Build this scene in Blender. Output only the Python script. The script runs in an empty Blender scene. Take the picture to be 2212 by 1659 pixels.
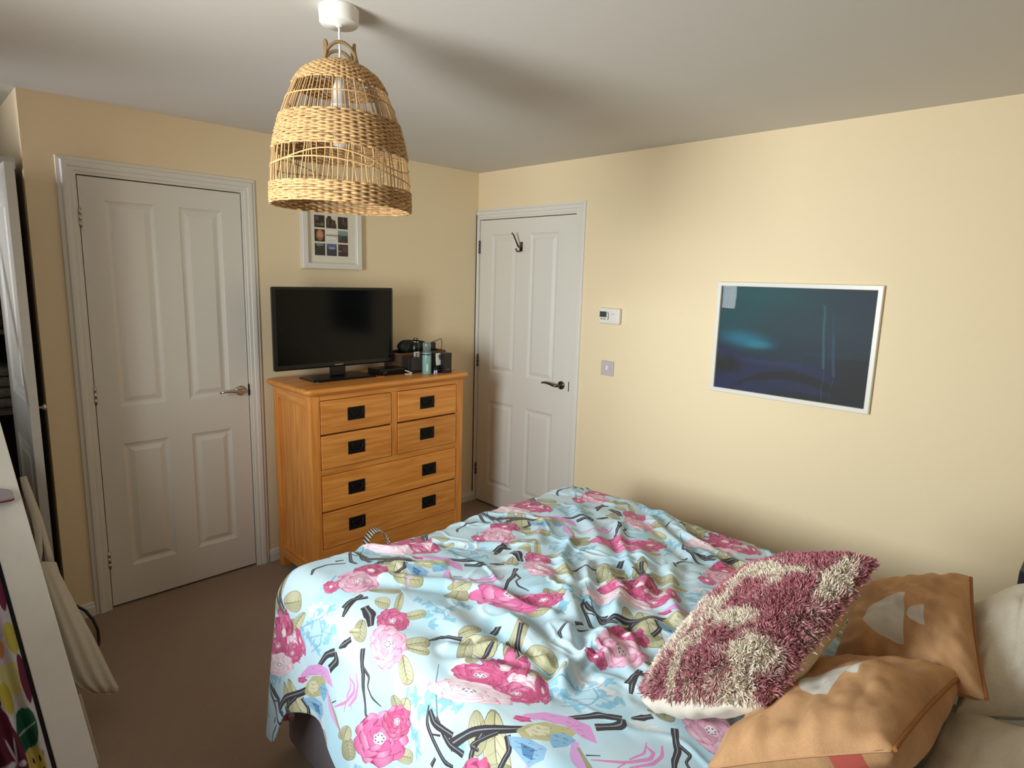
import bpy, bmesh, math, random
import numpy as np
from mathutils import Vector, Matrix
random.seed(7); rng = np.random.default_rng(7)
PI = math.pi
SC = bpy.context.scene
COL = SC.collection

# ------------------------------------------------------------------ camera
CAM = np.array((-2.9103, -3.2553, 1.6061)); FPX = 1339.5; IW, IH = 2212, 1659
yaw, pitch, roll = 0.7895, -0.1682, 0.0282
cy_, sy_, cp_, sp_ = math.cos(yaw), math.sin(yaw), math.cos(pitch), math.sin(pitch)
fwd = np.array((sy_*cp_, cy_*cp_, sp_)); r0 = np.array((cy_, -sy_, 0.0)); u0 = np.cross(r0, fwd)
rgt = math.cos(roll)*r0 + math.sin(roll)*u0; upv = -math.sin(roll)*r0 + math.cos(roll)*u0
cd = bpy.data.cameras.new('camera'); cam = bpy.data.objects.new('camera', cd); COL.objects.link(cam)
cd.sensor_width = 36; cd.lens = FPX/IW*36; cd.clip_start = 0.02
M = Matrix(((rgt[0], upv[0], -fwd[0], CAM[0]), (rgt[1], upv[1], -fwd[1], CAM[1]), (rgt[2], upv[2], -fwd[2], CAM[2]), (0, 0, 0, 1)))
cam.matrix_world = M
SC.camera = cam

# ------------------------------------------------------------------ light and exposure
vs = SC.view_settings
vs.view_transform = 'Standard'; vs.look = 'None'; vs.gamma = 1; vs.use_curve_mapping = False; vs.exposure = 0.0
W = bpy.data.worlds.new('sky'); SC.world = W; W.use_nodes = True
bg = W.node_tree.nodes['Background']; bg.inputs[0].default_value = (0.78, 0.88, 1.0, 1); bg.inputs[1].default_value = 1.2

def area(name, loc, target, sx, sy, power, color, spread):
    l = bpy.data.lights.new(name, 'AREA'); l.shape = 'RECTANGLE'; l.size = sx; l.size_y = sy; l.energy = power; l.color = color; l.spread = math.radians(spread)
    o = bpy.data.objects.new(name, l); COL.objects.link(o); o.location = loc
    o.rotation_euler = (Vector(target)-Vector(loc)).to_track_quat('-Z', 'Y').to_euler()
    return o
XL, YB, H = -3.7, -3.95, 2.3          # left wall, rear wall, ceiling
WY = -1.90                            # centre of the main window: cool sky light falling in, warm light bounced up off the ground outside
area('daylight_sky', (XL-0.09, WY, 1.50), (0, WY, 1.00), 0.64, 1.1, 33, (0.75, 0.92, 1.0), 104)
area('daylight_ground_bounce', (XL-0.10, WY, 1.50), (0, WY, 1.85), 0.64, 1.1, 14.5, (1.0, 0.79, 0.55), 120)
area('daylight_side_window', (XL-0.10, 0.06, 1.69), (0, 0.06, 1.69), 0.46, 0.78, 12, (0.93, 0.96, 1.0), 70)

# ------------------------------------------------------------------ materials
def lin(c): return tuple(((x/255)/12.92 if x <= 10.3 else (((x/255)+0.055)/1.055)**2.4) for x in c)
def mat(name, col, rough=0.6, metal=0.0, noise=0.0, nscale=40, bump=0.0, bscale=200, spec=None, sheen=0.0, stretch=None, coat=0.0):
    m = bpy.data.materials.new(name); m.use_nodes = True; nt = m.node_tree; b = nt.nodes['Principled BSDF']
    c = lin(col); b.inputs['Base Color'].default_value = (*c, 1); b.inputs['Roughness'].default_value = rough; b.inputs['Metallic'].default_value = metal
    if spec is not None: b.inputs['Specular IOR Level'].default_value = spec
    if sheen: b.inputs['Sheen Weight'].default_value = sheen
    if coat: b.inputs['Coat Weight'].default_value = coat; b.inputs['Coat Roughness'].default_value = 0.08
    tc = nt.nodes.new('ShaderNodeTexCoord'); src = tc.outputs['Object']
    if stretch:
        mp = nt.nodes.new('ShaderNodeMapping'); mp.inputs['Scale'].default_value = stretch; nt.links.new(src, mp.inputs[0]); src = mp.outputs[0]
    if noise:
        n = nt.nodes.new('ShaderNodeTexNoise'); n.inputs['Scale'].default_value = nscale; n.inputs['Detail'].default_value = 5; nt.links.new(src, n.inputs['Vector'])
        r = nt.nodes.new('ShaderNodeValToRGB'); r.color_ramp.elements[0].position = 0.3; r.color_ramp.elements[1].position = 0.7
        r.color_ramp.elements[0].color = (*[x*(1-noise) for x in c], 1); r.color_ramp.elements[1].color = (*[min(1, x*(1+noise)) for x in c], 1)
        nt.links.new(n.outputs['Fac'], r.inputs[0]); nt.links.new(r.outputs[0], b.inputs['Base Color'])
    if bump:
        n2 = nt.nodes.new('ShaderNodeTexNoise'); n2.inputs['Scale'].default_value = bscale; n2.inputs['Detail'].default_value = 3; nt.links.new(src, n2.inputs['Vector'])
        bp = nt.nodes.new('ShaderNodeBump'); bp.inputs['Strength'].default_value = bump; bp.inputs['Distance'].default_value = 0.004
        nt.links.new(n2.outputs['Fac'], bp.inputs['Height']); nt.links.new(bp.outputs[0], b.inputs['Normal'])
    return m
def oak(name, base, dark, axis):
    m = bpy.data.materials.new(name); m.use_nodes = True; nt = m.node_tree; b = nt.nodes['Principled BSDF']
    tc = nt.nodes.new('ShaderNodeTexCoord'); mp = nt.nodes.new('ShaderNodeMapping'); nt.links.new(tc.outputs['Object'], mp.inputs[0])
    s = [22, 22, 22]; s[axis] = 1.6; mp.inputs['Scale'].default_value = s
    n = nt.nodes.new('ShaderNodeTexNoise'); n.inputs['Scale'].default_value = 2.2; n.inputs['Detail'].default_value = 8; n.inputs['Distortion'].default_value = 0.6; nt.links.new(mp.outputs[0], n.inputs['Vector'])
    r = nt.nodes.new('ShaderNodeValToRGB'); e = r.color_ramp.elements; e[0].position = 0.28; e[1].position = 0.66
    e[0].color = (*lin(dark), 1); e[1].color = (*lin(base), 1)
    nt.links.new(n.outputs['Fac'], r.inputs[0])
    oi = nt.nodes.new('ShaderNodeObjectInfo'); mx = nt.nodes.new('ShaderNodeHueSaturation'); ma = nt.nodes.new('ShaderNodeMapRange')
    ma.inputs[3].default_value = 0.9; ma.inputs[4].default_value = 1.1; nt.links.new(oi.outputs['Random'], ma.inputs[0]); nt.links.new(ma.outputs[0], mx.inputs['Value'])
    nt.links.new(r.outputs[0], mx.inputs['Color']); nt.links.new(mx.outputs[0], b.inputs['Base Color'])
    b.inputs['Roughness'].default_value = 0.38
    bp = nt.nodes.new('ShaderNodeBump'); bp.inputs['Strength'].default_value = 0.12; bp.inputs['Distance'].default_value = 0.002; nt.links.new(n.outputs['Fac'], bp.inputs['Height']); nt.links.new(bp.outputs[0], b.inputs['Normal'])
    return m
def pic(name, arr, rough=0.6, interp='Linear', ext='REPEAT', bump=0.0, sheen=0.0, spec=0.5, coat=0.0):
    """material whose colour is a pattern painted by this script (arr: h x w x 3, sRGB 0-1, row 0 at the bottom), laid out by UV"""
    h, w = arr.shape[:2]
    im = bpy.data.images.new(name+'_pattern', w, h, alpha=False)
    a = np.ones((h, w, 4), np.float32); a[..., :3] = np.clip(arr, 0, 1); im.pixels.foreach_set(a.ravel()); im.update(); im.pack()
    m = bpy.data.materials.new(name); m.use_nodes = True; nt = m.node_tree; b = nt.nodes['Principled BSDF']
    t = nt.nodes.new('ShaderNodeTexImage'); t.image = im; t.interpolation = interp; t.extension = ext
    nt.links.new(t.outputs[0], b.inputs['Base Color']); b.inputs['Roughness'].default_value = rough; b.inputs['Specular IOR Level'].default_value = spec
    if sheen: b.inputs['Sheen Weight'].default_value = sheen
    if coat: b.inputs['Coat Weight'].default_value = coat; b.inputs['Coat Roughness'].default_value = 0.02
    if bump:
        tc = nt.nodes.new('ShaderNodeTexCoord'); n2 = nt.nodes.new('ShaderNodeTexNoise'); n2.inputs['Scale'].default_value = 450; nt.links.new(tc.outputs['Object'], n2.inputs['Vector'])
        bp = nt.nodes.new('ShaderNodeBump'); bp.inputs['Strength'].default_value = bump; bp.inputs['Distance'].default_value = 0.002
        nt.links.new(n2.outputs['Fac'], bp.inputs['Height']); nt.links.new(bp.outputs[0], b.inputs['Normal'])
    return m
def vcol(name, attr, rough=0.8, sheen=0.0):
    m = bpy.data.materials.new(name); m.use_nodes = True; nt = m.node_tree; b = nt.nodes['Principled BSDF']
    a = nt.nodes.new('ShaderNodeAttribute'); a.attribute_name = attr; nt.links.new(a.outputs['Color'], b.inputs['Base Color'])
    b.inputs['Roughness'].default_value = rough; b.inputs['Sheen Weight'].default_value = sheen; b.inputs['Specular IOR Level'].default_value = 0.2
    return m

WALL = mat('cream_wall_paint', (238, 218, 182), 0.75, bump=0.08, bscale=260)
CEIL = mat('white_ceiling_paint', (216, 212, 206), 0.85, bump=0.06, bscale=240)
CARPET = mat('beige_carpet', (158, 134, 114), 0.95, noise=0.16, nscale=260, bump=0.8, bscale=420, sheen=0.15)
GLOSS = mat('white_satin_paint', (226, 222, 214), 0.33, bump=0.03, bscale=60, stretch=(1, 1, 0.2))
PLASTIC = mat('white_plastic', (232, 228, 222), 0.4, noise=0.02)
SWITCHP = mat('pale_grey_plastic', (196, 188, 190), 0.35, noise=0.02)
CHROME = mat('brushed_chrome', (196, 190, 180), 0.22, 1.0, noise=0.06, nscale=80)
DARKCHROME = mat('dark_chrome', (110, 104, 100), 0.25, 1.0, noise=0.06, nscale=80)
BLACK = mat('black_plastic', (14, 14, 15), 0.3, noise=0.05)
MATTBLACK = mat('matt_black', (10, 10, 11), 0.75, noise=0.1)
SCREEN = mat('dark_glass_screen', (7, 8, 9), 0.12, noise=0.02, spec=0.2)
OAKX = oak('oak_grain_along_width', (238, 163, 80), (206, 124, 50), 0)
OAKZ = oak('oak_grain_upright', (236, 160, 78), (204, 122, 50), 2)
OAKY = oak('oak_grain_along_depth', (238, 163, 82), (206, 126, 52), 1)
OAKGAP = mat('dark_drawer_gap', (58, 26, 10), 0.8, noise=0.1)
IRON = mat('black_iron', (26, 25, 24), 0.5, 0.6, noise=0.2, nscale=120, bump=0.2)
FABRICGREY = mat('grey_divan_fabric', (128, 120, 126), 0.9, noise=0.08, nscale=300, bump=0.3, bscale=500)
SHEET = mat('white_sheet', (222, 222, 222), 0.85, noise=0.03, nscale=20)
LINEN = mat('pale_linen', (222, 214, 198), 0.85, noise=0.05, nscale=180, bump=0.2, bscale=500)
CREAM = mat('cream_cotton', (196, 186, 168), 0.9, noise=0.05, nscale=160, bump=0.25, bscale=420)
BEIGEBACK = mat('beige_cushion_backing', (204, 180, 144), 0.85, noise=0.05, nscale=120, bump=0.15, bscale=500)
WHITEWOOD = mat('white_painted_board', (244, 243, 238), 0.45, noise=0.03, nscale=12)
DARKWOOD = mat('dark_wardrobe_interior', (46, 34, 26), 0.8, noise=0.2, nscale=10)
WARDWHITE = mat('wardrobe_door_lacquer', (176, 172, 164), 0.22, noise=0.03)

# ------------------------------------------------------------------ object helpers
ORG = {}
def tag(o, label=None, cat=None, group=None, kind=None):
    if label: o['label'] = label
    if cat: o['category'] = cat
    if group: o['group'] = group
    if kind: o['kind'] = kind
    return o
def thing(name, label, cat, loc, group=None):
    o = bpy.data.objects.new(name, None); COL.objects.link(o); o.location = loc; o.empty_display_size = 0.05
    ORG[o.name] = np.array(loc, float)
    return tag(o, label, cat, group)
def struct(o): o['kind'] = 'structure'; return o
def link(name, me, material, parent=None, smooth=False, origin=None):
    if isinstance(material, (list, tuple)):
        for m in material: me.materials.append(m)
    elif material: me.materials.append(material)
    o = bpy.data.objects.new(name, me); COL.objects.link(o)
    if parent is not None:
        og = ORG[parent.name]; o.parent = parent
        me.transform(Matrix.Translation(-Vector(og))); ORG[o.name] = og
    elif origin is not None:
        me.transform(Matrix.Translation(-Vector(origin))); o.location = origin; ORG[o.name] = np.array(origin, float)
    else: ORG[o.name] = np.zeros(3)
    if smooth: me.polygons.foreach_set('use_smooth', [True]*len(me.polygons))
    return o
class B:
    """collects shapes into one bmesh, authored in world coordinates"""
    def __init__(s): s.bm = bmesh.new(); s.mi = 0
    def box(s, lo, hi, bev=0.0, seg=2, M=None):
        t = bmesh.new(); bmesh.ops.create_cube(t, size=1)
        lo = Vector(lo); hi = Vector(hi); c = (lo+hi)/2; d = hi-lo
        for v in t.verts: v.co = Vector((v.co.x*d.x, v.co.y*d.y, v.co.z*d.z))+c
        if bev: bmesh.ops.bevel(t, geom=t.edges[:], offset=bev, segments=seg, affect='EDGES', profile=0.5)
        return s.add(t, M)
    def add(s, t, M=None):
        if M is not None: bmesh.ops.transform(t, matrix=M, verts=t.verts)
        me = bpy.data.meshes.new('tmp'); t.to_mesh(me); t.free()
        n0 = len(s.bm.faces); s.bm.from_mesh(me); bpy.data.meshes.remove(me)
        s.bm.faces.ensure_lookup_table()
        for f in s.bm.faces[n0:]: f.material_index = s.mi
        return s
    def grid(s, P, closeu=False, closev=False):
        P = np.asarray(P); n, m = P.shape[:2]
        vs_ = [s.bm.verts.new(p) for p in P.reshape(-1, 3)]
        for i in range(n if closeu else n-1):
            for j in range(m if closev else m-1):
                a, b, c, d = i*m+j, ((i+1) % n)*m+j, ((i+1) % n)*m+(j+1) % m, i*m+(j+1) % m
                try: f = s.bm.faces.new((vs_[a], vs_[b], vs_[c], vs_[d])); f.smooth = True; f.material_index = s.mi
                except ValueError: pass
        return s
    def lathe(s, prof, c, seg=40, axis=2, M=None):
        t = bmesh.new(); rings = []
        for r, z in prof:
            ring = []
            for k in range(seg):
                a = 2*PI*k/seg; p = [r*math.cos(a), r*math.sin(a), z]
                if axis == 1: p = [p[0], p[2], p[1]]
                if axis == 0: p = [p[2], p[0], p[1]]
                ring.append(t.verts.new(Vector(p)+Vector(c)))
            rings.append(ring)
        for i in range(len(rings)-1):
            for k in range(seg):
                f = t.faces.new((rings[i][k], rings[i][(k+1) % seg], rings[i+1][(k+1) % seg], rings[i+1][k])); f.smooth = True
        if prof[0][0] > 1e-5: t.faces.new(rings[0][::-1])
        if prof[-1][0] > 1e-5: t.faces.new(rings[-1])
        bmesh.ops.remove_doubles(t, verts=t.verts, dist=1e-6); bmesh.ops.recalc_face_normals(t, faces=t.faces)
        return s.add(t, M)
    def tube(s, pts, rad, sides=8, closed=False, flat=1.0):
        P = [Vector(p) for p in pts]; n = len(P); t = bmesh.new(); rings = []; up = Vector((0.13, 0.21, 0.97))
        prev = None
        for i in range(n):
            if closed: d = P[(i+1) % n]-P[i-1]
            else: d = P[min(i+1, n-1)]-P[max(i-1, 0)]
            d.normalize()
            x = d.cross(up if prev is None else prev); 
            if x.length < 1e-4: x = d.orthogonal()
            x.normalize(); y = x.cross(d) if prev is None else x.cross(d); prev = y
            prev = y; R = rad[i] if hasattr(rad, '__len__') else rad
            rings.append([t.verts.new(P[i]+x*math.cos(2*PI*k/sides)*R+y*math.sin(2*PI*k/sides)*R*flat) for k in range(sides)])
        for i in range(n if closed else n-1):
            for k in range(sides):
                f = t.faces.new((rings[i][k], rings[i][(k+1) % sides], rings[(i+1) % n][(k+1) % sides], rings[(i+1) % n][k])); f.smooth = True
        if not closed: t.faces.new(rings[0][::-1]); t.faces.new(rings[-1])
        bmesh.ops.recalc_face_normals(t, faces=t.faces)
        return s.add(t)
    def poly(s, pts, depth, M=None):
        """flat outline in XY extruded by depth along +Z, then placed by M"""
        t = bmesh.new(); f = t.faces.new([t.verts.new((p[0], p[1], 0)) for p in pts])
        r = bmesh.ops.extrude_face_region(t, geom=[f])
        bmesh.ops.translate(t, vec=(0, 0, depth), verts=[v for v in r['geom'] if isinstance(v, bmesh.types.BMVert)])
        bmesh.ops.recalc_face_normals(t, faces=t.faces)
        return s.add(t, M)
    def build(s, name, material, parent=None, smooth=False, origin=None):
        me = bpy.data.meshes.new(name); s.bm.to_mesh(me); s.bm.free()
        return link(name, me, material, parent, smooth, origin)
def box(name, lo, hi, material, parent=None, bev=0.0, origin=None, seg=2, M=None):
    return B().box(lo, hi, bev, seg, M).build(name, material, parent, origin=origin)
def npmesh(name, P, material, parent=None, uv=None, closeu=False, closev=False, origin=None, attr=None):
    """grid of points (n,m,3) as a smooth quad mesh, with an optional uv (n,m,2)"""
    P = np.asarray(P, float); n, m = P.shape[:2]; I, J = np.meshgrid(np.arange(n if closeu else n-1), np.arange(m if closev else m-1), indexing='ij')
    I2 = (I+1) % n; J2 = (J+1) % m
    q = np.stack([I*m+J, I2*m+J, I2*m+J2, I*m+J2], -1).reshape(-1, 4)
    me = bpy.data.meshes.new(name); me.from_pydata(P.reshape(-1, 3).tolist(), [], q.tolist())
    if uv is not None:
        l = me.uv_layers.new(name='UVMap'); idx = np.empty(len(me.loops), np.int32); me.loops.foreach_get('vertex_index', idx)
        l.data.foreach_set('uv', np.asarray(uv, np.float32).reshape(-1, 2)[idx].ravel())
    if attr is not None:
        a = me.color_attributes.new('tint', 'FLOAT_COLOR', 'POINT'); c = np.ones((n*m, 4), np.float32); c[:, :3] = np.asarray(attr).reshape(-1, 3); a.data.foreach_set('color', c.ravel())
    return link(name, me, material, parent, True, origin)
def text_mesh(name, body, size, M, material, parent, depth=0.0004, shear=0.0):
    cu = bpy.data.curves.new(name, 'FONT'); cu.body = body; cu.size = size; cu.extrude = depth; cu.align_x = 'CENTER'; cu.align_y = 'CENTER'; cu.shear = shear; cu.resolution_u = 2
    o = bpy.data.objects.new(name+'_curve', cu); COL.objects.link(o)
    dg = bpy.context.evaluated_depsgraph_get(); me = bpy.data.meshes.new_from_object(o.evaluated_get(dg)); bpy.data.objects.remove(o); bpy.data.curves.remove(cu)
    me.materials.clear(); me.transform(M); me.name = name
    return link(name, me, material, parent)
def smoothstep(a, b, x): t = np.clip((x-a)/(b-a), 0, 1); return t*t*(3-2*t)
def vnoise(x, y, seed=0):
    """smooth value noise on arrays"""
    r = np.random.default_rng(seed).random((64, 64)); xi = np.floor(x).astype(int); yi = np.floor(y).astype(int); fx = x-xi; fy = y-yi
    fx = fx*fx*(3-2*fx); fy = fy*fy*(3-2*fy); g = lambda a, b: r[a % 64, b % 64]
    return (g(xi, yi)*(1-fx)+g(xi+1, yi)*fx)*(1-fy)+(g(xi, yi+1)*(1-fx)+g(xi+1, yi+1)*fx)*fy-0.5
def fbm(x, y, seed=0, o=4): return sum(vnoise(x*2**k, y*2**k, seed+k)/2**k for k in range(o))
def ray(px, py): return fwd+rgt*((px-IW/2)/FPX)+upv*((IH/2-py)/FPX)

# ------------------------------------------------------------------ room shell
D1A, D1B = -2.2898, -1.6029           # door 1 opening on the back wall (x)
D2A, D2B = -0.0252, -0.8643           # door 2 opening on the right wall (y)
DT = 1.99; XC = -2.467; YA = 0.66     # door head, end of back wall, depth of the wardrobe recess
struct(box('floor', (XL-0.1, YB-0.1, -0.1), (0.1, YA+0.1, 0), CARPET))
struct(box('ceiling', (XL-0.1, YB-0.1, H), (0.1, YA+0.1, H+0.1), CEIL))
b = B(); b.box((XC, 0, 0), (D1A-0.03, 0.1, H)); b.box((D1A-0.03, 0, DT+0.03), (D1B+0.03, 0.1, H)); b.box((D1B+0.03, 0, 0), (0.1, 0.1, H))
b.box((D1A-0.03, 0.07, 0), (D1B+0.03, 0.1, DT+0.03)); b.box((XC, 0.1, 0), (XC+0.1, YA, H)); struct(b.build('wall_back', WALL))
b = B(); b.box((0, D2A+0.02, 0), (0.1, 0.0, H)); b.box((0, D2B-0.03, DT+0.03), (0.1, D2A+0.02, H)); b.box((0, YB, 0), (0.1, D2B-0.03, H)); b.box((0.07, D2B-0.03, 0), (0.1, D2A+0.02, DT+0.03)); struct(b.build('wall_right', WALL))
struct(box('wall_rear', (XL, YB-0.1, 0), (0, YB, H), WALL))
struct(box('wall_recess', (XL, YA, 0), (XC+0.1, YA+0.1, H), WALL))
WZ0, WZ1 = 0.92, 2.08; WA = (-2.26, -1.54); WB = (-0.18, 0.30)
b = B(); b.box((XL-0.1, YB, 0), (XL, WA[0], H)); b.box((XL-0.1, WA[1], 0), (XL, WB[0], H)); b.box((XL-0.1, WB[1], 0), (XL, YA, H))
for w, wz in ((WA, WZ0), (WB, 1.30)): b.box((XL-0.1, w[0], 0), (XL, w[1], wz)); b.box((XL-0.1, w[0], WZ1), (XL, w[1], H))
struct(b.build('wall_left', WALL))
for i, (w, n, WZ0) in enumerate(((WA, 1, 0.92), (WB, 1, 1.30))):
    b = B(); x0, x1 = XL-0.07, XL-0.02
    b.box((x0, w[0], WZ0), (x1, w[1], WZ0+0.05), 0.004); b.box((x0, w[0], WZ1-0.05), (x1, w[1], WZ1), 0.004)
    for k in range(n+1):
        yy = w[0]+(w[1]-w[0]-0.05)*k/n; b.box((x0, yy, WZ0+0.05), (x1, yy+0.05, WZ1-0.05), 0.004)
    b.box((XL-0.02, w[0]-0.03, WZ0-0.03), (XL+0.12, w[1]+0.03, WZ0), 0.006)
    struct(b.build('window_%d' % (i+1), GLOSS))
# skirting
def skirting(name, a, c, nrm, h=0.065):
    b = B(); a = Vector(a); c = Vector(c); n = Vector(nrm)
    prof = ((0, 0), (0.015, 0), (0.015, h-0.022), (0.011, h-0.012), (0.011, h-0.006), (0.006, h), (0, h))
    b.grid(np.array([[tuple(p+n*q[0]+Vector((0, 0, q[1]))) for q in prof] for p in (a, c)]))
    for f in b.bm.faces: f.smooth = False
    struct(b.build(name, GLOSS))
skirting('baseboard_back', (D1B+0.072, 0, 0), (-0.0, 0, 0), (0, -1, 0)); skirting('baseboard_back_left', (XC, 0, 0), (D1A-0.072, 0, 0), (0, -1, 0))
skirting('baseboard_right', (0, D2B-0.072, 0), (0, YB, 0), (-1, 0, 0)); skirting('baseboard_rear', (0, YB, 0), (XL, YB, 0), (0, 1, 0)); skirting('baseboard_left', (XL, YB, 0), (XL, YA, 0), (1, 0, 0))

# ------------------------------------------------------------------ panelled doors
def door(name, O, U, N, width, panels, hinge_at, lever_at, metal, label_hook=None, left_arch=True):
    """O: world point of slab corner at floor where u=0; U: direction along wall; N: into the room; u runs 0..width"""
    O = Vector(O); U = Vector(U); N = Vector(N); Z = Vector((0, 0, 1))
    T = Matrix(((U.x, N.x, 0, O.x), (U.y, N.y, 0, O.y), (0, 0, 1, 0), (0, 0, 0, 1)))   # local (u, n, z)
    z0, z1 = 0.012, DT-0.002; u0_, u1_ = 0.002, width-0.002
    b = B()
    us = sorted({u0_, u1_, *[p[0] for p in panels], *[p[1] for p in panels]}); zs = sorted({z0, z1, *[p[2] for p in panels], *[p[3] for p in panels]})
    inside = lambda uc, zc: any(p[0] < uc < p[1] and p[2] < zc < p[3] for p in panels)
    t = bmesh.new()
    for i in range(len(us)-1):
        for j in range(len(zs)-1):
            if inside((us[i]+us[i+1])/2, (zs[j]+zs[j+1])/2): continue
            t.faces.new([t.verts.new(p) for p in ((us[i], 0, zs[j]), (us[i+1], 0, zs[j]), (us[i+1], 0, zs[j+1]), (us[i], 0, zs[j+1]))])
    bmesh.ops.remove_doubles(t, verts=t.verts, dist=1e-5)
    # the moulded recess of every panel: ogee down then flat
    for (a, c, d, e) in panels:
        ring = lambda o, n: [t.verts.new(p) for p in ((a+o, n, d+o), (c-o, n, d+o), (c-o, n, e-o), (a+o, n, e-o))]
        R = [ring(0, 0), ring(0.004, -0.004), ring(0.010, -0.0065), ring(0.016, -0.009), ring(0.022, -0.009)]
        for k in range(4):
            for q in range(4): t.faces.new((R[k][q], R[k][(q+1) % 4], R[k+1][(q+1) % 4], R[k+1][q]))
    e0 = [t.verts.new(p) for p in ((u0_, -0.036, z0), (u1_, -0.036, z0), (u1_, -0.036, z1), (u0_, -0.036, z1))]
    f0 = [t.verts.new(p) for p in ((u0_, 0, z0), (u1_, 0, z0), (u1_, 0, z1), (u0_, 0, z1))]
    t.faces.new(e0)
    for q in range(4): t.faces.new((e0[q], e0[(q+1) % 4], f0[(q+1) % 4], f0[q]))
    bmesh.ops.remove_doubles(t, verts=t.verts, dist=1e-5); bmesh.ops.recalc_face_normals(t, faces=t.faces)
    b.add(t, T); d = struct(b.build(name, GLOSS, origin=tuple(O)))
    for (a, c, dd, e) in panels:          # raised field of each panel
        t = bmesh.new(); ring = lambda o, n: [t.verts.new(p) for p in ((a+o, n, dd+o), (c-o, n, dd+o), (c-o, n, e-o), (a+o, n, e-o))]
        R = [ring(0.0215, -0.0095), ring(0.024, -0.009), ring(0.040, -0.003), ring(0.044, -0.0015)]
        for k in range(3):
            for q in range(4): t.faces.new((R[k][q], R[k][(q+1) % 4], R[k+1][(q+1) % 4], R[k+1][q]))
        t.faces.new(R[3]); bmesh.ops.recalc_face_normals(t, faces=t.faces)
        B().add(t, T).build('panel', GLOSS, d)
    # architrave with a stepped moulding, mitred
    prof = ((0.0025, -0.05), (0.0025, 0.006), (0.005, 0.009), (0.012, 0.009), (0.016, 0.013), (0.030, 0.013), (0.034, 0.017), (0.044, 0.0185), (0.052, 0.0185), (0.058, 0.012), (0.070, 0.010), (0.072, 0.0))
    path = [((lambda o: (-o, 0.0))), (lambda o: (-o, DT+o)), (lambda o: (width+o, DT+o)), (lambda o: (width+o, 0.0))]
    if not left_arch: path[0] = lambda o: (-min(o, 0.021), 0.0); path[1] = lambda o: (-min(o, 0.021), DT+o)
    g = []
    for fn in path: g.append([(lambda q: (q[0], pn, q[1]))(fn(po)) for po, pn in prof])
    G = np.array(g); b = B(); b.grid(G)
    for f in b.bm.faces: f.smooth = False
    bmesh.ops.transform(b.bm, matrix=T, verts=b.bm.verts); bmesh.ops.recalc_face_normals(b.bm, faces=b.bm.faces)
    b.build('architrave', GLOSS, d)
    for zc in (1.812, 1.035, 0.245):      # hinges
        b = B(); u = hinge_at
        b.lathe(((0.0, -0.043), (0.006, -0.043), (0.006, 0.043), (0.0, 0.043)), (u, 0.006, zc), 12, M=T)
        for k in (-0.026, 0, 0.026): b.lathe(((0.0072, -0.011), (0.0072, 0.011)), (u, 0.006, zc+k), 12, M=T)
        b.box((u-0.003, -0.03, zc-0.043), (u+0.003, 0.002, zc+0.043), M=T); b.build('hinge', metal, d)
    u, zc, sgn = lever_at
    b = B(); b.lathe(((0, 0), (0.026, 0), (0.026, 0.007), (0.022, 0.010), (0.0, 0.010)), (u, 0, zc), 28, axis=1, M=T)
    pts = [T @ Vector(p) for p in ((u, 0.008, zc), (u, 0.03, zc), (u, 0.045, zc), (u+sgn*0.008, 0.052, zc+0.001), (u+sgn*0.03, 0.055, zc+0.003), (u+sgn*0.06, 0.055, zc+0.009), (u+sgn*0.09, 0.053, zc+0.010), (u+sgn*0.12, 0.050, zc+0.005))]
    b.tube(pts, (0.010, 0.010, 0.010, 0.0095, 0.009, 0.008, 0.007, 0.006), 12); b.build('lever_handle', metal, d)
    le = width if hinge_at < width/2 else 0
    box('strike_plate', (le-0.003, -0.02, zc-0.03), (le+0.012, 0.0075, zc+0.03), MATTBLACK, d, M=T)
    return d, T
pw = ((0.096, 0.292, 0.972, 1.894), (0.396, 0.590, 0.972, 1.894), (0.096, 0.292, 0.190, 0.795), (0.396, 0.590, 0.190, 0.795))
door('door_1', (D1A, 0, 0), (1, 0, 0), (0, -1, 0), D1B-D1A, pw, 0.0, (0.642, 0.990, -1), CHROME)
pw2 = ((0.118, 0.354, 0.968, 1.892), (0.470, 0.706, 0.968, 1.892), (0.118, 0.354, 0.157, 0.765), (0.470, 0.706, 0.157, 0.765))
d2, T2 = door('door_2', (0, D2A, 0), (0, -1, 0), (-1, 0, 0), D2A-D2B, pw2, 0.0, (0.776, 0.963, -1), DARKCHROME, left_arch=False)
b = B(); hz = 1.79; hu = 0.395
b.box((hu-0.012, 0, hz-0.01), (hu+0.012, 0.004, hz+0.05), 0.002, M=T2)
b.tube([T2 @ Vector(p) for p in ((hu, 0.004, hz+0.01), (hu, 0.03, hz+0.02), (hu-0.005, 0.045, hz+0.05), (hu-0.012, 0.06, hz+0.085), (hu-0.015, 0.075, hz+0.10))], (0.006, 0.006, 0.005, 0.005, 0.006), 10)
b.tube([T2 @ Vector(p) for p in ((hu, 0.004, hz), (hu, 0.02, hz-0.012), (hu, 0.04, hz-0.012), (hu, 0.052, hz+0.003))], (0.006, 0.005, 0.005, 0.007), 10)
b.build('coat_hook', DARKCHROME, d2)

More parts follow.
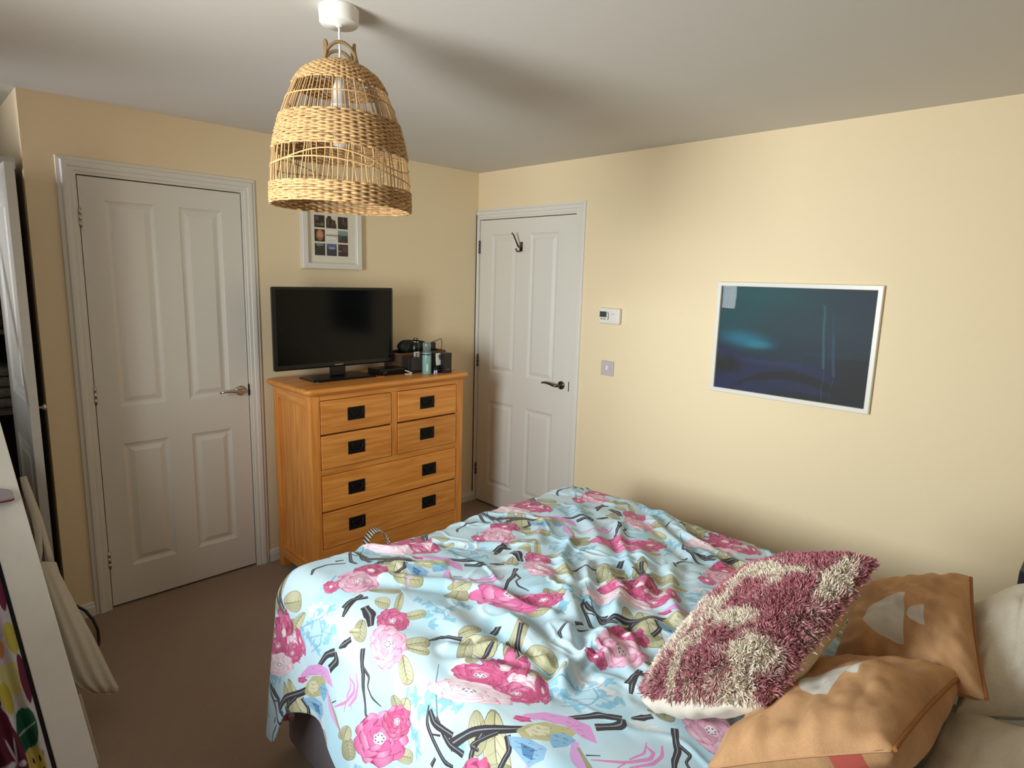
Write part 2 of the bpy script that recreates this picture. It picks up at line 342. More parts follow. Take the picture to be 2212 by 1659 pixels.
# ------------------------------------------------------------------ chest of drawers
CX0, CX1, CYF, CYB = -1.503, -0.525, -0.480, -0.068
ch = thing('chest_of_drawers', 'honey oak chest of six drawers standing against the wall between the two doors', 'chest of drawers', ((CX0+CX1)/2, -0.27, 0))
PO = 0.052
for (x, y) in ((CX0, CYF), (CX1-PO, CYF), (CX0, CYB-PO), (CX1-PO, CYB-PO)):
    box('post', (x, y, 0), (x+PO, y+PO, 1.012), OAKZ, ch, 0.004)
for x in (CX0+0.012, CX1-0.024):
    box('side_panel', (x, CYF+PO-0.004, 0.10), (x+0.012, CYB-PO+0.004, 0.97), OAKZ, ch)
    xx = x-0.010 if x < -1 else x+0.004
    box('side_rail', (xx, CYF+PO-0.002, 0.955), (xx+0.020, CYB-PO+0.002, 1.012), OAKY, ch, 0.002)
    box('side_rail', (xx, CYF+PO-0.002, 0.06), (xx+0.020, CYB-PO+0.002, 0.125), OAKY, ch, 0.002)
box('back_panel', (CX0+PO, CYB-0.012, 0.06), (CX1-PO, CYB-0.004, 1.0), OAKX, ch)
box('inner_carcass', (CX0+PO-0.001, CYF+0.020, 0.09), (CX1-PO+0.001, CYB-0.02, 1.0), OAKGAP, ch)
FX0, FX1 = CX0+PO, CX1-PO; FM = (FX0+FX1)/2
rails = (('top', 0.985, 1.012), ('mid', 0.598, 0.628), ('low', 0.095, 0.205))
for n, a, c in rails: box('front_rail', (FX0-0.001, CYF+0.002, a), (FX1+0.001, CYF+0.024, c), OAKX, ch, 0.0015)
box('centre_stile', (FM-0.020, CYF+0.002, 0.628), (FM+0.020, CYF+0.024, 0.985), OAKZ, ch, 0.0015)
def pull(dr, x, z):
    b = B(); b.box((x-0.049, CYF-0.006, z-0.034), (x+0.049, CYF-0.0025, z+0.034), 0.0012); b.build('pull_plate', IRON, dr)
    b = B(); n = 24
    b.tube([(x+0.031*math.cos(PI+PI*k/n), CYF-0.012-0.004*math.sin(PI*k/n), z+0.012-0.030*math.sin(PI*k/n)) for k in range(n+1)], 0.0032, 8)
    b.tube([(x-0.031+0.062*k/10, CYF-0.011, z+0.012+0.004*math.sin(PI*k/10)) for k in range(11)], 0.0032, 8)
    for s in (-1, 1): b.lathe(((0, 0), (0.006, 0), (0.006, -0.008), (0, -0.009)), (x+s*0.031, CYF-0.006, z+0.012), 12, axis=1)
    b.build('pull_ring', IRON, dr)
g = 0.0028
rows = [(FX0, FM-0.020, 0.809, 0.985), (FX0, FM-0.020, 0.628, 0.806), (FM+0.020, FX1, 0.809, 0.985), (FM+0.020, FX1, 0.628, 0.806), (FX0, FX1, 0.404, 0.598), (FX0, FX1, 0.205, 0.401)]
for i, (a, c, d, e) in enumerate(rows):
    dr = B().box((a+g, CYF-0.003, d+g), (c-g, CYF+0.018, e-g), 0.003).build('drawer', OAKX, ch)
    zc = (d+e)/2
    if i < 4: pull(dr, (a+c)/2-0.01, zc+0.004)
    else: pull(dr, -1.255, zc+0.004); pull(dr, -0.78, zc+0.004)
# top with rounded corners and a stepped moulding
def rrect(x0, y0, x1, y1, r, n=6):
    o = []
    for cx, cy, a0 in ((x1-r, y1-r, 0), (x0+r, y1-r, PI/2), (x0+r, y0+r, PI), (x1-r, y0+r, 1.5*PI)):
        o += [(cx+r*math.cos(a0+PI/2*k/n), cy+r*math.sin(a0+PI/2*k/n)) for k in range(n+1)]
    return o
def slab(name, steps, material, parent=None, origin=None):
    """stack of rounded-rectangle rings (x0,y0,x1,y1,r,z) lofted and capped"""
    t = bmesh.new(); R = [[t.verts.new((x, y, s[5])) for x, y in rrect(*s[:5])] for s in steps]
    for i in range(len(R)-1):
        for k in range(len(R[0])): f = t.faces.new((R[i][k], R[i][(k+1) % len(R[0])], R[i+1][(k+1) % len(R[0])], R[i+1][k]))
    t.faces.new(R[0][::-1]); t.faces.new(R[-1]); bmesh.ops.recalc_face_normals(t, faces=t.faces)
    return B().add(t).build(name, material, parent, origin=origin)
ov = 0.03
st = []
for o, z in ((0.004, 1.010), (0.012, 1.013), (0.018, 1.018), (0.019, 1.022), (0.027, 1.024), (0.031, 1.029), (0.032, 1.036), (0.030, 1.044), (0.024, 1.0485), (0.016, 1.050)):
    st.append((CX0-o, CYF-o, CX1+o, CYB+min(o, 0.03), 0.035, z))
slab('top', st, OAKX, ch)
TOP = 1.050

# ------------------------------------------------------------------ television
tv = thing('television', 'black flat television on a glossy stand, on the oak chest', 'television', (-1.21, -0.235, TOP))
TX0, TX1, TZ0, TZ1, TY = -1.566, -0.860, 1.110, 1.535, -0.245
b = B(); b.box((TX0, TY, TZ0), (TX1, TY+0.030, TZ1), 0.008); b.box((TX0+0.12, TY+0.028, TZ0+0.05), (TX1-0.12, TY+0.055, TZ1-0.08), 0.012); b.build('housing', BLACK, tv)
box('screen', (TX0+0.016, TY-0.0012, TZ0+0.028), (TX1-0.014, TY+0.004, TZ1-0.014), SCREEN, tv, 0.0008)
box('badge', (-1.235, TY-0.0016, TZ0+0.0095), (-1.185, TY+0.002, TZ0+0.0165), mat('pale_grey_badge', (120, 118, 115), 0.4, noise=0.1), tv)
b = B(); b.box((-1.255, TY+0.006, TOP+0.010), (-1.165, TY+0.028, TZ0+0.02), 0.006); b.build('stand_neck', BLACK, tv)
slab('stand_base', [(-1.395, -0.340, -1.025, -0.130, 0.03, TOP), (-1.395, -0.340, -1.025, -0.130, 0.03, TOP+0.005), (-1.385, -0.330, -1.035, -0.140, 0.03, TOP+0.010)], BLACK, tv)
# ------------------------------------------------------------------ things on the chest
st = thing('set_top_box', 'low black box lying right of the television stand on the chest', 'set top box', (-0.93, -0.275, TOP))
b = B(); b.box((-1.015, -0.345, TOP+0.003), (-0.845, -0.215, TOP+0.036), 0.004)
for x in (-1.0, -0.86):
    for y in (-0.335, -0.225): b.lathe(((0.006, 0), (0.006, 0.004)), (x, y, TOP), 10)
b.build('casing', BLACK, st); box('front_panel', (-1.010, -0.3465, TOP+0.008), (-0.85, -0.344, TOP+0.031), SCREEN, st); box('display', (-0.995, -0.3472, TOP+0.015), (-0.972, -0.3462, TOP+0.024), mat('dim_grey_display', (52, 54, 56), 0.4, noise=0.1), st)
# wicker basket
WICK = mat('dark_brown_wicker', (88, 58, 36), 0.7, noise=0.35, nscale=90, bump=0.3, bscale=200)
bk = thing('wicker_basket', 'dark brown wicker basket behind the bottles on the chest, holding black odds and ends', 'basket', (-0.665, -0.19, TOP))
bx0, by0, bx1, by1 = -0.835, -0.275, -0.495, -0.105
def weave(b, x0, y0, x1, y1, z0, z1, rowsn, amp=0.003, rad=0.0042):
    per = np.array(rrect(x0, y0, x1, y1, 0.02, 4)); per = np.vstack([per, per[:1]]); sl = np.r_[0, np.cumsum(np.hypot(*np.diff(per, axis=0).T))]
    L = sl[-1]; n = 150
    for r in range(rowsn):
        z = z0+(z1-z0)*(r+0.5)/rowsn; ss = np.arange(n)/n*L
        X = np.interp(ss, sl, per[:, 0]); Y = np.interp(ss, sl, per[:, 1]); cx, cy = (x0+x1)/2, (y0+y1)/2
        nx, ny = X-cx, Y-cy; ln = np.hypot(nx, ny); w = amp*np.cos(ss/L*2*PI*30+PI*(r % 2))
        b.tube([(X[i]+nx[i]/ln[i]*w[i], Y[i]+ny[i]/ln[i]*w[i], z) for i in range(n)], rad, 5, closed=True)
b = B(); weave(b, bx0, by0, bx1, by1, TOP+0.002, TOP+0.095, 12); b.box((bx0+0.008, by0+0.008, TOP), (bx1-0.008, by1-0.008, TOP+0.006)); tag(b.build('woven_wall', WICK, bk), kind='stuff')
b = B(); b.tube([(x, y, TOP+0.102) for x, y in rrect(bx0, by0, bx1, by1, 0.02, 4)], 0.0085, 8, closed=True); b.build('rim', WICK, bk)
b = B(); b.box((-0.742, by0-0.0085, TOP+0.082), (-0.702, by0-0.0065, TOP+0.114), 0.0004); lab = b.build('label', PLASTIC, bk)
b = B()
for k, w in enumerate((0.002, 0.005, 0.002, 0.003)): b.box((-0.733+k*0.0075, by0-0.0089, TOP+0.087), (-0.733+k*0.0075+w, by0-0.0084, TOP+0.109))
b.build('printed_bars', MATTBLACK, lab)
# black cloth bag heaped on the basket
P = np.zeros((26, 40, 3))
for i in range(26):
    for j in range(40):
        th, ph = PI*i/25, 2*PI*j/40
        rx, ry, rz = 0.098, 0.055, 0.040
        x, y, z = math.sin(th)*math.cos(ph), math.sin(th)*math.sin(ph), math.cos(th)
        k = 1+0.10*math.sin(3*ph+1)*math.sin(th)+0.05*math.sin(7*ph+3*th)
        z2 = max(z, -0.55)
        P[i, j] = (-0.685+rx*x*k+0.02*max(0, x), -0.185+ry*y*k, TOP+0.132+rz*z2*(1-0.25*x)*k+0.012*math.cos(9*ph)*math.sin(th)**2*max(z, 0))
o = npmesh('cloth_pouch', P, MATTBLACK, closev=True, origin=(-0.685, -0.185, TOP+0.11)); tag(o, 'crumpled black cloth pouch heaped on top of the wicker basket', 'pouch')
# black bottle with silver bands, leaning out of the basket
bt = thing('banded_bottle', 'squat black bottle with silver bands resting in front of the black pouch', 'bottle', (-0.705, -0.243, TOP+0.108))
Mb = Matrix.Translation((-0.706, -0.243, TOP+0.112)) @ Matrix.Rotation(math.radians(6), 4, 'Y')
b = B(); b.lathe(((0, 0), (0.026, 0), (0.029, 0.006), (0.029, 0.03), (0.024, 0.046), (0.017, 0.054), (0.017, 0.062), (0, 0.062)), (0, 0, 0), 28, M=Mb); b.build('body', BLACK, bt)
b = B(); b.lathe(((0.0182, 0.052), (0.0195, 0.056), (0.0182, 0.060)), (0, 0, 0), 28, M=Mb); b.build('silver_band', CHROME, bt)
b = B(); b.lathe(((0, 0.062), (0.015, 0.062), (0.0155, 0.076), (0.013, 0.080), (0, 0.080)), (0, 0, 0), 28, M=Mb); cap = b.build('cap', BLACK, bt)
b = B(); b.lathe(((0.0158, 0.070), (0.0163, 0.073), (0.0158, 0.076)), (0, 0, 0), 28, M=Mb); b.build('silver_band', CHROME, cap)
# charger plug and cable standing in the basket
pl = thing('charger', 'black plug with a looping brown cable standing at the right of the basket', 'charger', (-0.545, -0.20, TOP+0.11))
b = B(); b.box((-0.563, -0.215, TOP+0.085), (-0.525, -0.185, TOP+0.155), 0.004); b.box((-0.556, -0.235, TOP+0.075), (-0.500, -0.165, TOP+0.092), 0.004); b.build('plug', BLACK, pl)
b = B(); b.tube([(-0.545, -0.2, TOP+0.155), (-0.53, -0.2, TOP+0.158), (-0.505, -0.2, TOP+0.163), (-0.485, -0.2, TOP+0.171), (-0.474, -0.2, TOP+0.173), (-0.468, -0.2, TOP+0.165), (-0.465, -0.2, TOP+0.14), (-0.470, -0.2, TOP+0.112), (-0.490, -0.2, TOP+0.10), (-0.515, -0.2, TOP+0.098)], 0.0022, 8); b.build('cable', mat('brown_cable', (70, 40, 28), 0.5, noise=0.1), pl)
# dark box in front of the basket
bx = thing('dark_carton', 'dark grey carton in front of the basket, left of the teal bottle', 'box', (-0.768, -0.325, TOP))
b = B(); b.box((-0.828, -0.350, TOP), (-0.728, -0.285, TOP+0.087), 0.002); b.build('carton', mat('dark_brown_card', (44, 34, 32), 0.5, noise=0.1), bx)
box('front_panel', (-0.806, -0.3508, TOP+0.016), (-0.732, -0.3498, TOP+0.084), mat('dark_grey_card', (72, 64, 64), 0.5, noise=0.25, nscale=160), bx)
# teal spray bottle
TEAL = mat('pale_teal_plastic', (132, 172, 170), 0.25, noise=0.05)
sp = thing('spray_bottle', 'tall pale teal spray bottle with a clear cap on the chest', 'bottle', (-0.747, -0.415, TOP))
b = B(); b.lathe(((0, 0), (0.024, 0), (0.0262, 0.004), (0.0262, 0.112), (0.025, 0.121), (0.0235, 0.127), (0, 0.127)), (-0.747, -0.415, TOP), 32); bb = b.build('body', TEAL, sp)
b = B(); b.lathe(((0.02640, 0.112), (0.02665, 0.114), (0.02640, 0.118)), (-0.747, -0.415, TOP), 32); b.build('dark_stripe', mat('navy_stripe', (18, 34, 48), 0.4, noise=0.05), bb)
bm_ = mat('clear_grey_plastic', (168, 186, 186), 0.1, noise=0.02); bm_.node_tree.nodes['Principled BSDF'].inputs['Transmission Weight'].default_value = 0.6
b = B(); b.lathe(((0.0235, 0.127), (0.0235, 0.178), (0.021, 0.183), (0, 0.184)), (-0.747, -0.415, TOP), 32); b.build('cap', bm_, sp)
b = B(); b.lathe(((0, 0.127), (0.009, 0.127), (0.009, 0.158), (0.011, 0.160), (0.011, 0.172), (0, 0.172)), (-0.747, -0.415, TOP), 20); b.build('nozzle', TEAL, sp)
box('label', (-0.7685, -0.4395, TOP+0.02), (-0.7535, -0.4375, TOP+0.062), mat('white_label', (224, 238, 228), 0.4, noise=0.05), sp)
# black carton with pale picture label
bw = thing('picture_carton', 'black carton with a pale pictured label, between the teal bottle and the plain black carton', 'box', (-0.665, -0.405, TOP))
b = B(); b.box((-0.712, -0.420, TOP), (-0.640, -0.372, TOP+0.118), 0.0015); b.build('carton', MATTBLACK, bw)
b = B(); b.poly([(-0.023, 0.026), (0.023, 0.026), (0.023, -0.02), (0.019, -0.043), (-0.018, -0.046), (-0.022, -0.02)], 0.0008, Matrix.Translation((-0.665, -0.4202, TOP+0.091)) @ Matrix.Rotation(PI/2, 4, 'X')); lb = b.build('label', PLASTIC, bw)
b = B(); b.poly([(0.012*math.cos(a)*(1+0.3*math.sin(3*a)), 0.017*math.sin(a)) for a in np.linspace(0, 2*PI, 18)[:-1]], 0.0006, Matrix.Translation((-0.655, -0.4210, TOP+0.094)) @ Matrix.Rotation(PI/2, 4, 'X')); b.build('printed_motif', mat('grey_print', (96, 96, 88), 0.6, noise=0.3, nscale=200), lb)
b = B()
for k in range(7): b.box((-0.690+k*0.0055, -0.4210, TOP+0.014), (-0.690+k*0.0055+0.0036, -0.4200, TOP+0.014+(0.007 if k % 2 else 0.005)))
b.build('faint_lettering', mat('dim_grey_print', (112, 110, 112), 0.5, noise=0.1), bw)
# plain black carton
bp_ = thing('black_carton', 'plain tall black carton at the right end of the chest', 'box', (-0.622, -0.425, TOP))
b = B(); b.box((-0.652, -0.452, TOP), (-0.593, -0.395, TOP+0.117), 0.0015); b.build('carton', mat('deep_maroon_black_card', (30, 22, 26), 0.45, noise=0.05), bp_)
b = B()
for k in range(4): b.box((-0.633+k*0.0065, -0.4528, TOP+0.019), (-0.633+k*0.0065+0.005, -0.4518, TOP+0.024))
b.build('faint_lettering', mat('dim_mauve_print', (120, 104, 110), 0.5, noise=0.1), bp_)
# little glass vials
for k, x in enumerate((-0.712, -0.699)):
    v = thing('glass_vial', ('tiny clear glass vial with blue glints, left of its twin' if k == 0 else 'tiny clear glass vial with blue glints, nearest the pictured carton'), 'vial', (x, -0.443, TOP), 'glass vials on the chest')
    b = B(); b.lathe(((0, 0), (0.0055, 0), (0.0055, 0.016), (0.003, 0.019), (0.003, 0.024), (0, 0.024)), (x, -0.443, TOP), 16); b.build('glass', mat('pale_blue_glass', (196, 206, 236), 0.1, noise=0.02), v)
    b = B(); b.lathe(((0, 0.024), (0.0042, 0.024), (0.0042, 0.040), (0, 0.041)), (x, -0.443, TOP), 14); b.build('cap', BLACK, v)
# white clip and orange scrap
cl = thing('white_clip', 'small white plastic clip lying on the chest left of the dark carton', 'clip', (-0.836, -0.36, TOP))
Mc = Matrix.Translation((-0.838, -0.362, TOP)) @ Matrix.Rotation(math.radians(-12), 4, 'Z')
b = B(); b.box((-0.020, -0.006, 0.0), (0.018, 0.006, 0.005), 0.0015, M=Mc); b.build('lower_jaw', PLASTIC, cl)
b = B(); b.box((-0.022, -0.006, 0.0), (0.022, 0.006, 0.006), 0.0015, M=Mc @ Matrix.Translation((0, 0, 0.012)) @ Matrix.Rotation(math.radians(22), 4, 'Y')); b.build('upper_jaw', PLASTIC, cl)
b = B(); b.poly([(-0.024, -0.008), (0.02, -0.010), (0.026, 0.0), (0.012, 0.010), (-0.018, 0.009)], 0.005, Matrix.Translation((-1.02, -0.356, TOP)) @ Matrix.Rotation(0.2, 4, 'Z')); tag(b.build('orange_tag', mat('orange_plastic', (210, 96, 48), 0.4, noise=0.05), origin=(-1.02, -0.356, TOP)), 'small flat orange tag lying in front of the television stand', 'tag')
# ------------------------------------------------------------------ wall pictures, thermostat, switch
def pane_material():
    m = bpy.data.materials.new('picture_glass'); m.use_nodes = True; nt = m.node_tree; nt.nodes.remove(nt.nodes['Principled BSDF'])
    tr = nt.nodes.new('ShaderNodeBsdfTransparent'); gl = nt.nodes.new('ShaderNodeBsdfGlossy'); gl.inputs['Roughness'].default_value = 0.02
    lw = nt.nodes.new('ShaderNodeLayerWeight'); lw.inputs['Blend'].default_value = 0.5; pw = nt.nodes.new('ShaderNodeMath'); pw.operation = 'POWER'; pw.inputs[1].default_value = 4.0
    ml = nt.nodes.new('ShaderNodeMath'); ml.operation = 'MULTIPLY_ADD'; ml.inputs[1].default_value = 0.55; ml.inputs[2].default_value = 0.007; mx = nt.nodes.new('ShaderNodeMixShader')
    nt.links.new(lw.outputs['Facing'], pw.inputs[0]); nt.links.new(pw.outputs[0], ml.inputs[0])
    nt.links.new(ml.outputs[0], mx.inputs[0]); nt.links.new(tr.outputs[0], mx.inputs[1]); nt.links.new(gl.outputs[0], mx.inputs[2]); nt.links.new(mx.outputs[0], nt.nodes['Material Output'].inputs[0])
    return m
PANE = pane_material()
def frame_mesh(T, w, h, face, depth, inner):
    """mitred picture frame round (0,0) in local x,z; local y points out of the wall"""
    b = B(); prof = ((0, 0), (0, depth-0.002), (0.002, depth), (face-0.002, depth), (face, depth-0.002), (face, inner))
    for k in range(4):
        c = ((-1, -1), (1, -1), (1, 1), (-1, 1)); p, q = c[k], c[(k+1) % 4]
        g = np.array([[(s[0]*(w/2-o), d, s[1]*(h/2-o)) for o, d in prof] for s in (p, q)]); b.grid(g)
    for f in b.bm.faces: f.smooth = False
    bmesh.ops.remove_doubles(b.bm, verts=b.bm.verts, dist=1e-6); bmesh.ops.transform(b.bm, matrix=T, verts=b.bm.verts); bmesh.ops.recalc_face_normals(b.bm, faces=b.bm.faces)
    return b
def panel_uv(name, T, x0, x1, z0, z1, d, material, parent):
    P = np.array([[tuple(T @ Vector((x, d, z))) for z in (z0, z1)] for x in (x0, x1)]); return npmesh(name, P, material, parent, uv=[[(0, 0), (0, 1)], [(1, 0), (1, 1)]])
# photo collage on the back wall: local x -> +x, local y -> -y
pf = thing('photo_frame', 'white box frame of nine small square prints hanging above the television', 'picture frame', (-1.11, 0, 1.813))
T = Matrix(((1, 0, 0, -1.11), (0, -1, 0, 0), (0, 0, 1, 1.813), (0, 0, 0, 1)))
frame_mesh(T, 0.362, 0.362, 0.030, 0.034, 0.010).build('frame', GLOSS, pf)
box('mount', (-1.11-0.155, -0.011, 1.813-0.155), (-1.11+0.155, -0.008, 1.813+0.155), mat('off_white_mount', (232, 224, 208), 0.9, noise=0.02), pf)
def blotch(seed, base, cols, n=28):
    r = np.random.default_rng(seed); Y, X = np.mgrid[0:n, 0:n]/n; a = np.ones((n, n, 3))*np.array(base)/255
    a *= (0.75+0.6*fbm(X*5+seed, Y*5, seed)[..., None])
    for (cx, cy, rx, ry, c) in cols:
        m = smoothstep(1.15, 0.8, np.hypot((X-cx)/rx, (Y-cy)/ry))[..., None]; a = a*(1-m)+m*np.array(c)/255
    return a
pics = {(0, 2): blotch(1, (60, 46, 42), [(0.25, 0.75, 0.16, 0.22, (96, 80, 90)), (0.7, 0.25, 0.3, 0.14, (104, 84, 58)), (0.3, 0.25, 0.25, 0.1, (92, 80, 50)), (0.72, 0.2, 0.05, 0.05, (190, 160, 130))]),
        (1, 2): blotch(2, (64, 44, 36), [(0.62, 0.38, 0.13, 0.16, (110, 74, 62)), (0.2, 0.5, 0.08, 0.4, (86, 64, 52)), (0.78, 0.92, 0.34, 0.28, (226, 214, 196)), (0.98, 0.62, 0.1, 0.3, (222, 210, 192)), (0.02, 0.98, 0.12, 0.2, (222, 210, 192))]),
        (2, 2): blotch(3, (56, 44, 40), [(0.55, 0.7, 0.08, 0.25, (104, 92, 88)), (0.35, 0.5, 0.1, 0.2, (44, 32, 30)), (0.7, 0.4, 0.12, 0.2, (78, 62, 50))]),
        (0, 1): blotch(4, (52, 36, 26), [(0.5, 0.52, 0.36, 0.46, (176, 132, 88)), (0.52, 0.55, 0.22, 0.28, (206, 140, 110)), (0.5, 0.25, 0.2, 0.06, (120, 84, 56))]),
        (2, 1): blotch(5, (92, 84, 78), [(0.5, 0.85, 0.7, 0.3, (126, 152, 158)), (0.42, 0.32, 0.1, 0.28, (50, 52, 60)), (0.75, 0.32, 0.1, 0.26, (44, 48, 58)), (0.5, 0.02, 0.7, 0.12, (60, 50, 44))]),
        (0, 0): blotch(6, (58, 54, 54), [(0.45, 0.9, 0.4, 0.18, (116, 134, 134)), (0.55, 0.62, 0.12, 0.16, (46, 46, 48)), (0.5, 0.1, 0.6, 0.2, (40, 36, 38))]),
        (1, 0): blotch(7, (54, 66, 88), [(0.5, 0.85, 0.7, 0.18, (84, 104, 150)), (0.5, 0.62, 0.4, 0.1, (150, 164, 190)), (0.3, 0.35, 0.25, 0.16, (50, 64, 52)), (0.6, 0.1, 0.5, 0.14, (46, 50, 78))]),
        (2, 0): blotch(8, (74, 56, 50), [(0.15, 0.4, 0.2, 0.06, (150, 130, 110)), (0.65, 0.6, 0.25, 0.3, (92, 66, 56)), (0.5, 0.08, 0.5, 0.1, (46, 36, 34))])}
for (i, j), a in pics.items():
    cx, cz = (i-1)*0.0715, (j-1)*0.0755
    panel_uv('photo_print', T, cx-0.031, cx+0.031, cz-0.033, cz+0.033, 0.0118, pic('photo_%d%d' % (i, j), a, 0.5, ext='EXTEND'), pf)
cardM = mat('white_card', (236, 230, 222), 0.8, noise=0.01); box('centre_card', (-1.11-0.033, -0.0120, 1.813-0.034), (-1.11+0.033, -0.0112, 1.813+0.034), cardM, pf)
text_mesh('card_lettering', 'mummy', 0.021, T @ Matrix(((1, 0, 0, 0), (0, 0, 1, 0.0124), (0, 1, 0, 0.005), (0, 0, 0, 1))), MATTBLACK, pf, shear=0.25)
b = B()
for z, ws in ((1.790, (0.008, 0.012, 0.006, 0.010)), (1.784, (0.006, 0.009, 0.012))):
    x = -1.132
    for w_ in ws: b.box((x, -0.0124, z), (x+w_, -0.0119, z+0.002)); x += w_+0.003
b.build('small_faint_lettering', mat('faint_grey_print', (190, 180, 172), 0.8, noise=0.02), pf)
box('glass', (-1.11-0.151, -0.0140, 1.813-0.151), (-1.11+0.151, -0.0132, 1.813+0.151), PANE, pf)

# large abstract print on the right wall: local x -> -y, local y -> -x
PY0, PY1, PZ0, PZ1 = -1.792, -2.516, 1.0815, 1.620
pc = ((PY0+PY1)/2, (PZ0+PZ1)/2); pw_, ph_ = abs(PY1-PY0), PZ1-PZ0
T = Matrix(((0, -1, 0, 0), (-1, 0, 0, pc[0]), (0, 0, 1, pc[1]), (0, 0, 0, 1)))
pt = thing('abstract_print', 'framed dark teal and navy abstract print in a thin white frame on the right wall', 'picture', (0, pc[0], pc[1]))
frame_mesh(T, pw_, ph_, 0.020, 0.024, 0.008).build('frame', GLOSS, pt)
n = 360; Y, X = np.mgrid[0:n, 0:n]/(n-1.0)      # X left to right, Y bottom to top
def mixc(a, m, c): m = m[..., None]; return a*(1-m)+m*np.array(c)/255
wv = 0.05*fbm(X*3, Y*3, 3)
a = np.ones((n, n, 3))*np.array((16, 40, 56))/255
a = mixc(a, smoothstep(0.45, 0.95, Y+wv)*smoothstep(1.05, 0.25, X), (14, 78, 82))
a = mixc(a, smoothstep(0.5, 0.0, np.hypot((X-0.1)/1.2, (Y-0.72)/0.7)), (8, 70, 78))
a = mixc(a, 0.75*smoothstep(0.9, 0.2, np.hypot((X-0.55)/0.55, (Y-0.66)/0.26)+0.6*wv), (28, 58, 68))
a = mixc(a, 0.9*smoothstep(1.0, 0.1, np.hypot((X-0.20)/0.30, (Y-0.50+0.10*(X-0.2))/0.13)+2*wv), (28, 116, 142))
a = mixc(a, 0.6*smoothstep(1.0, 0.2, np.hypot((X-0.30)/0.14, (Y-0.46)/0.06)+2*wv), (52, 142, 158))
hill = 0.40+0.05*np.sin(X*4+2.6)-0.04*smoothstep(0.0, 0.3, X)+0.5*wv
a = mixc(a, smoothstep(hill+0.03, hill-0.03, Y), (24, 30, 66))
a = mixc(a, 0.8*smoothstep(0.7, 0.2, np.hypot((X-0.42)/0.5, (Y-0.30)/0.05)+3*wv), (38, 46, 84))
a = mixc(a, smoothstep(0.8, 0.2, np.hypot((X-0.06)/0.22, (Y-0.24)/0.14)), (8, 8, 12))
arc = 0.20-1.1*(X-0.52)**2+0.6*wv
a = mixc(a, smoothstep(0.035, 0.0, np.abs(Y-arc)-0.02*(X > 0.3)), (9, 8, 16))
a = mixc(a, 0.7*smoothstep(arc, arc-0.12, Y)*smoothstep(0.5, 0.1, np.abs(X-0.45)), (26, 30, 66))
a = mixc(a, smoothstep(0.72, 0.95, X+wv)*smoothstep(0.50, 0.30, Y), (9, 8, 12)); a = mixc(a, smoothstep(0.08, 0.02, Y)*smoothstep(0.3, 0.6, X), (8, 8, 16))
a = mixc(a, 0.8*smoothstep(0.12, 0.0, Y)*smoothstep(0.3, 0.0, X), (26, 28, 88))
for x0, x1, w0, y0, y1, al in ((0.700, 0.735, 0.012, 0.30, 0.86, 0.55), (0.735, 0.74, 0.004, 0.0, 0.5, 0.45), (0.775, 0.80, 0.014, 0.24, 0.60, 0.45), (0.755, 0.785, 0.006, 0.5, 0.80, 0.25), (0.80, 0.79, 0.003, 0.02, 0.26, 0.4)):
    t_ = (Y-y0)/(y1-y0); xc = x1+(x0-x1)*t_+0.01*vnoise(Y*9, X*0, 5); a = mixc(a, al*smoothstep(w0, w0*0.3, np.abs(X-xc))*((t_ > 0) & (t_ < 1)), (84, 118, 128))
a = mixc(a, 0.6*smoothstep(0.03, 0.0, np.abs(X-0.765))*smoothstep(0.3, 0.45, Y)*smoothstep(0.8, 0.6, Y), (16, 52, 84))
a = np.clip(a.mean(-1, keepdims=True)+(a-a.mean(-1, keepdims=True))*1.2, 0, 1)*0.86
panel_uv('print', T, -pw_/2+0.019, pw_/2-0.019, -ph_/2+0.019, ph_/2-0.019, 0.0095, pic('abstract_print', a, 0.6, ext='EXTEND'), pt)
box('glass', (-0.0125, pc[0]-pw_/2+0.019, pc[1]-ph_/2+0.019), (-0.0110, pc[0]+pw_/2-0.019, pc[1]+ph_/2-0.019), PANE, pt)

# thermostat
th = thing('thermostat', 'white wall thermostat with a small dark display, above the light switch', 'thermostat', (0, -1.152, 1.413))
b = B(); b.box((-0.030, -1.224, 1.368), (-0.004, -1.083, 1.457), 0.009, 3); b.box((-0.006, -1.220, 1.372), (0, -1.087, 1.453)); b.build('body', PLASTIC, th)
box('display', (-0.0312, -1.140, 1.405), (-0.0290, -1.090, 1.437), mat('green_black_display', (52, 66, 60), 0.15, noise=0.1), th, 0.001)
for y in (-1.104, -1.124): box('button', (-0.0318, y-0.0065, 1.392), (-0.0290, y+0.0065, 1.398), mat('grey_button', (112, 104, 100), 0.5, noise=0.05), th, 0.001)
b = B(); b.tube([(-0.0302, -1.146, 1.436), (-0.0305, -1.151, 1.425), (-0.0305, -1.152, 1.405), (-0.0302, -1.148, 1.391)], 0.0028, 8); b.build('slider_groove', mat('shadow_grey_slider', (140, 122, 110), 0.5, noise=0.05), th)
b = B()
for k in range(4): b.box((-0.0304, -1.176-k*0.0055, 1.423), (-0.0296, -1.1725-k*0.0055, 1.427))
b.build('faint_lettering', mat('pale_grey_lettering', (170, 158, 150), 0.6, noise=0.02), th)
sw = thing('light_switch', 'square pale grey light switch with a small white rocker, below the thermostat', 'light switch', (0, -1.145, 1.112))
box('plate', (-0.009, -1.188, 1.069), (0, -1.102, 1.155), SWITCHP, sw, 0.0025)
b = B(); b.box((-0.0135, -1.152, 1.103), (-0.008, -1.138, 1.127), 0.002, M=Matrix.Translation((-0.010, -1.145, 1.115)) @ Matrix.Rotation(0.12, 4, 'Y') @ Matrix.Translation((0.010, 1.145, -1.115))); b.build('rocker', PLASTIC, sw)

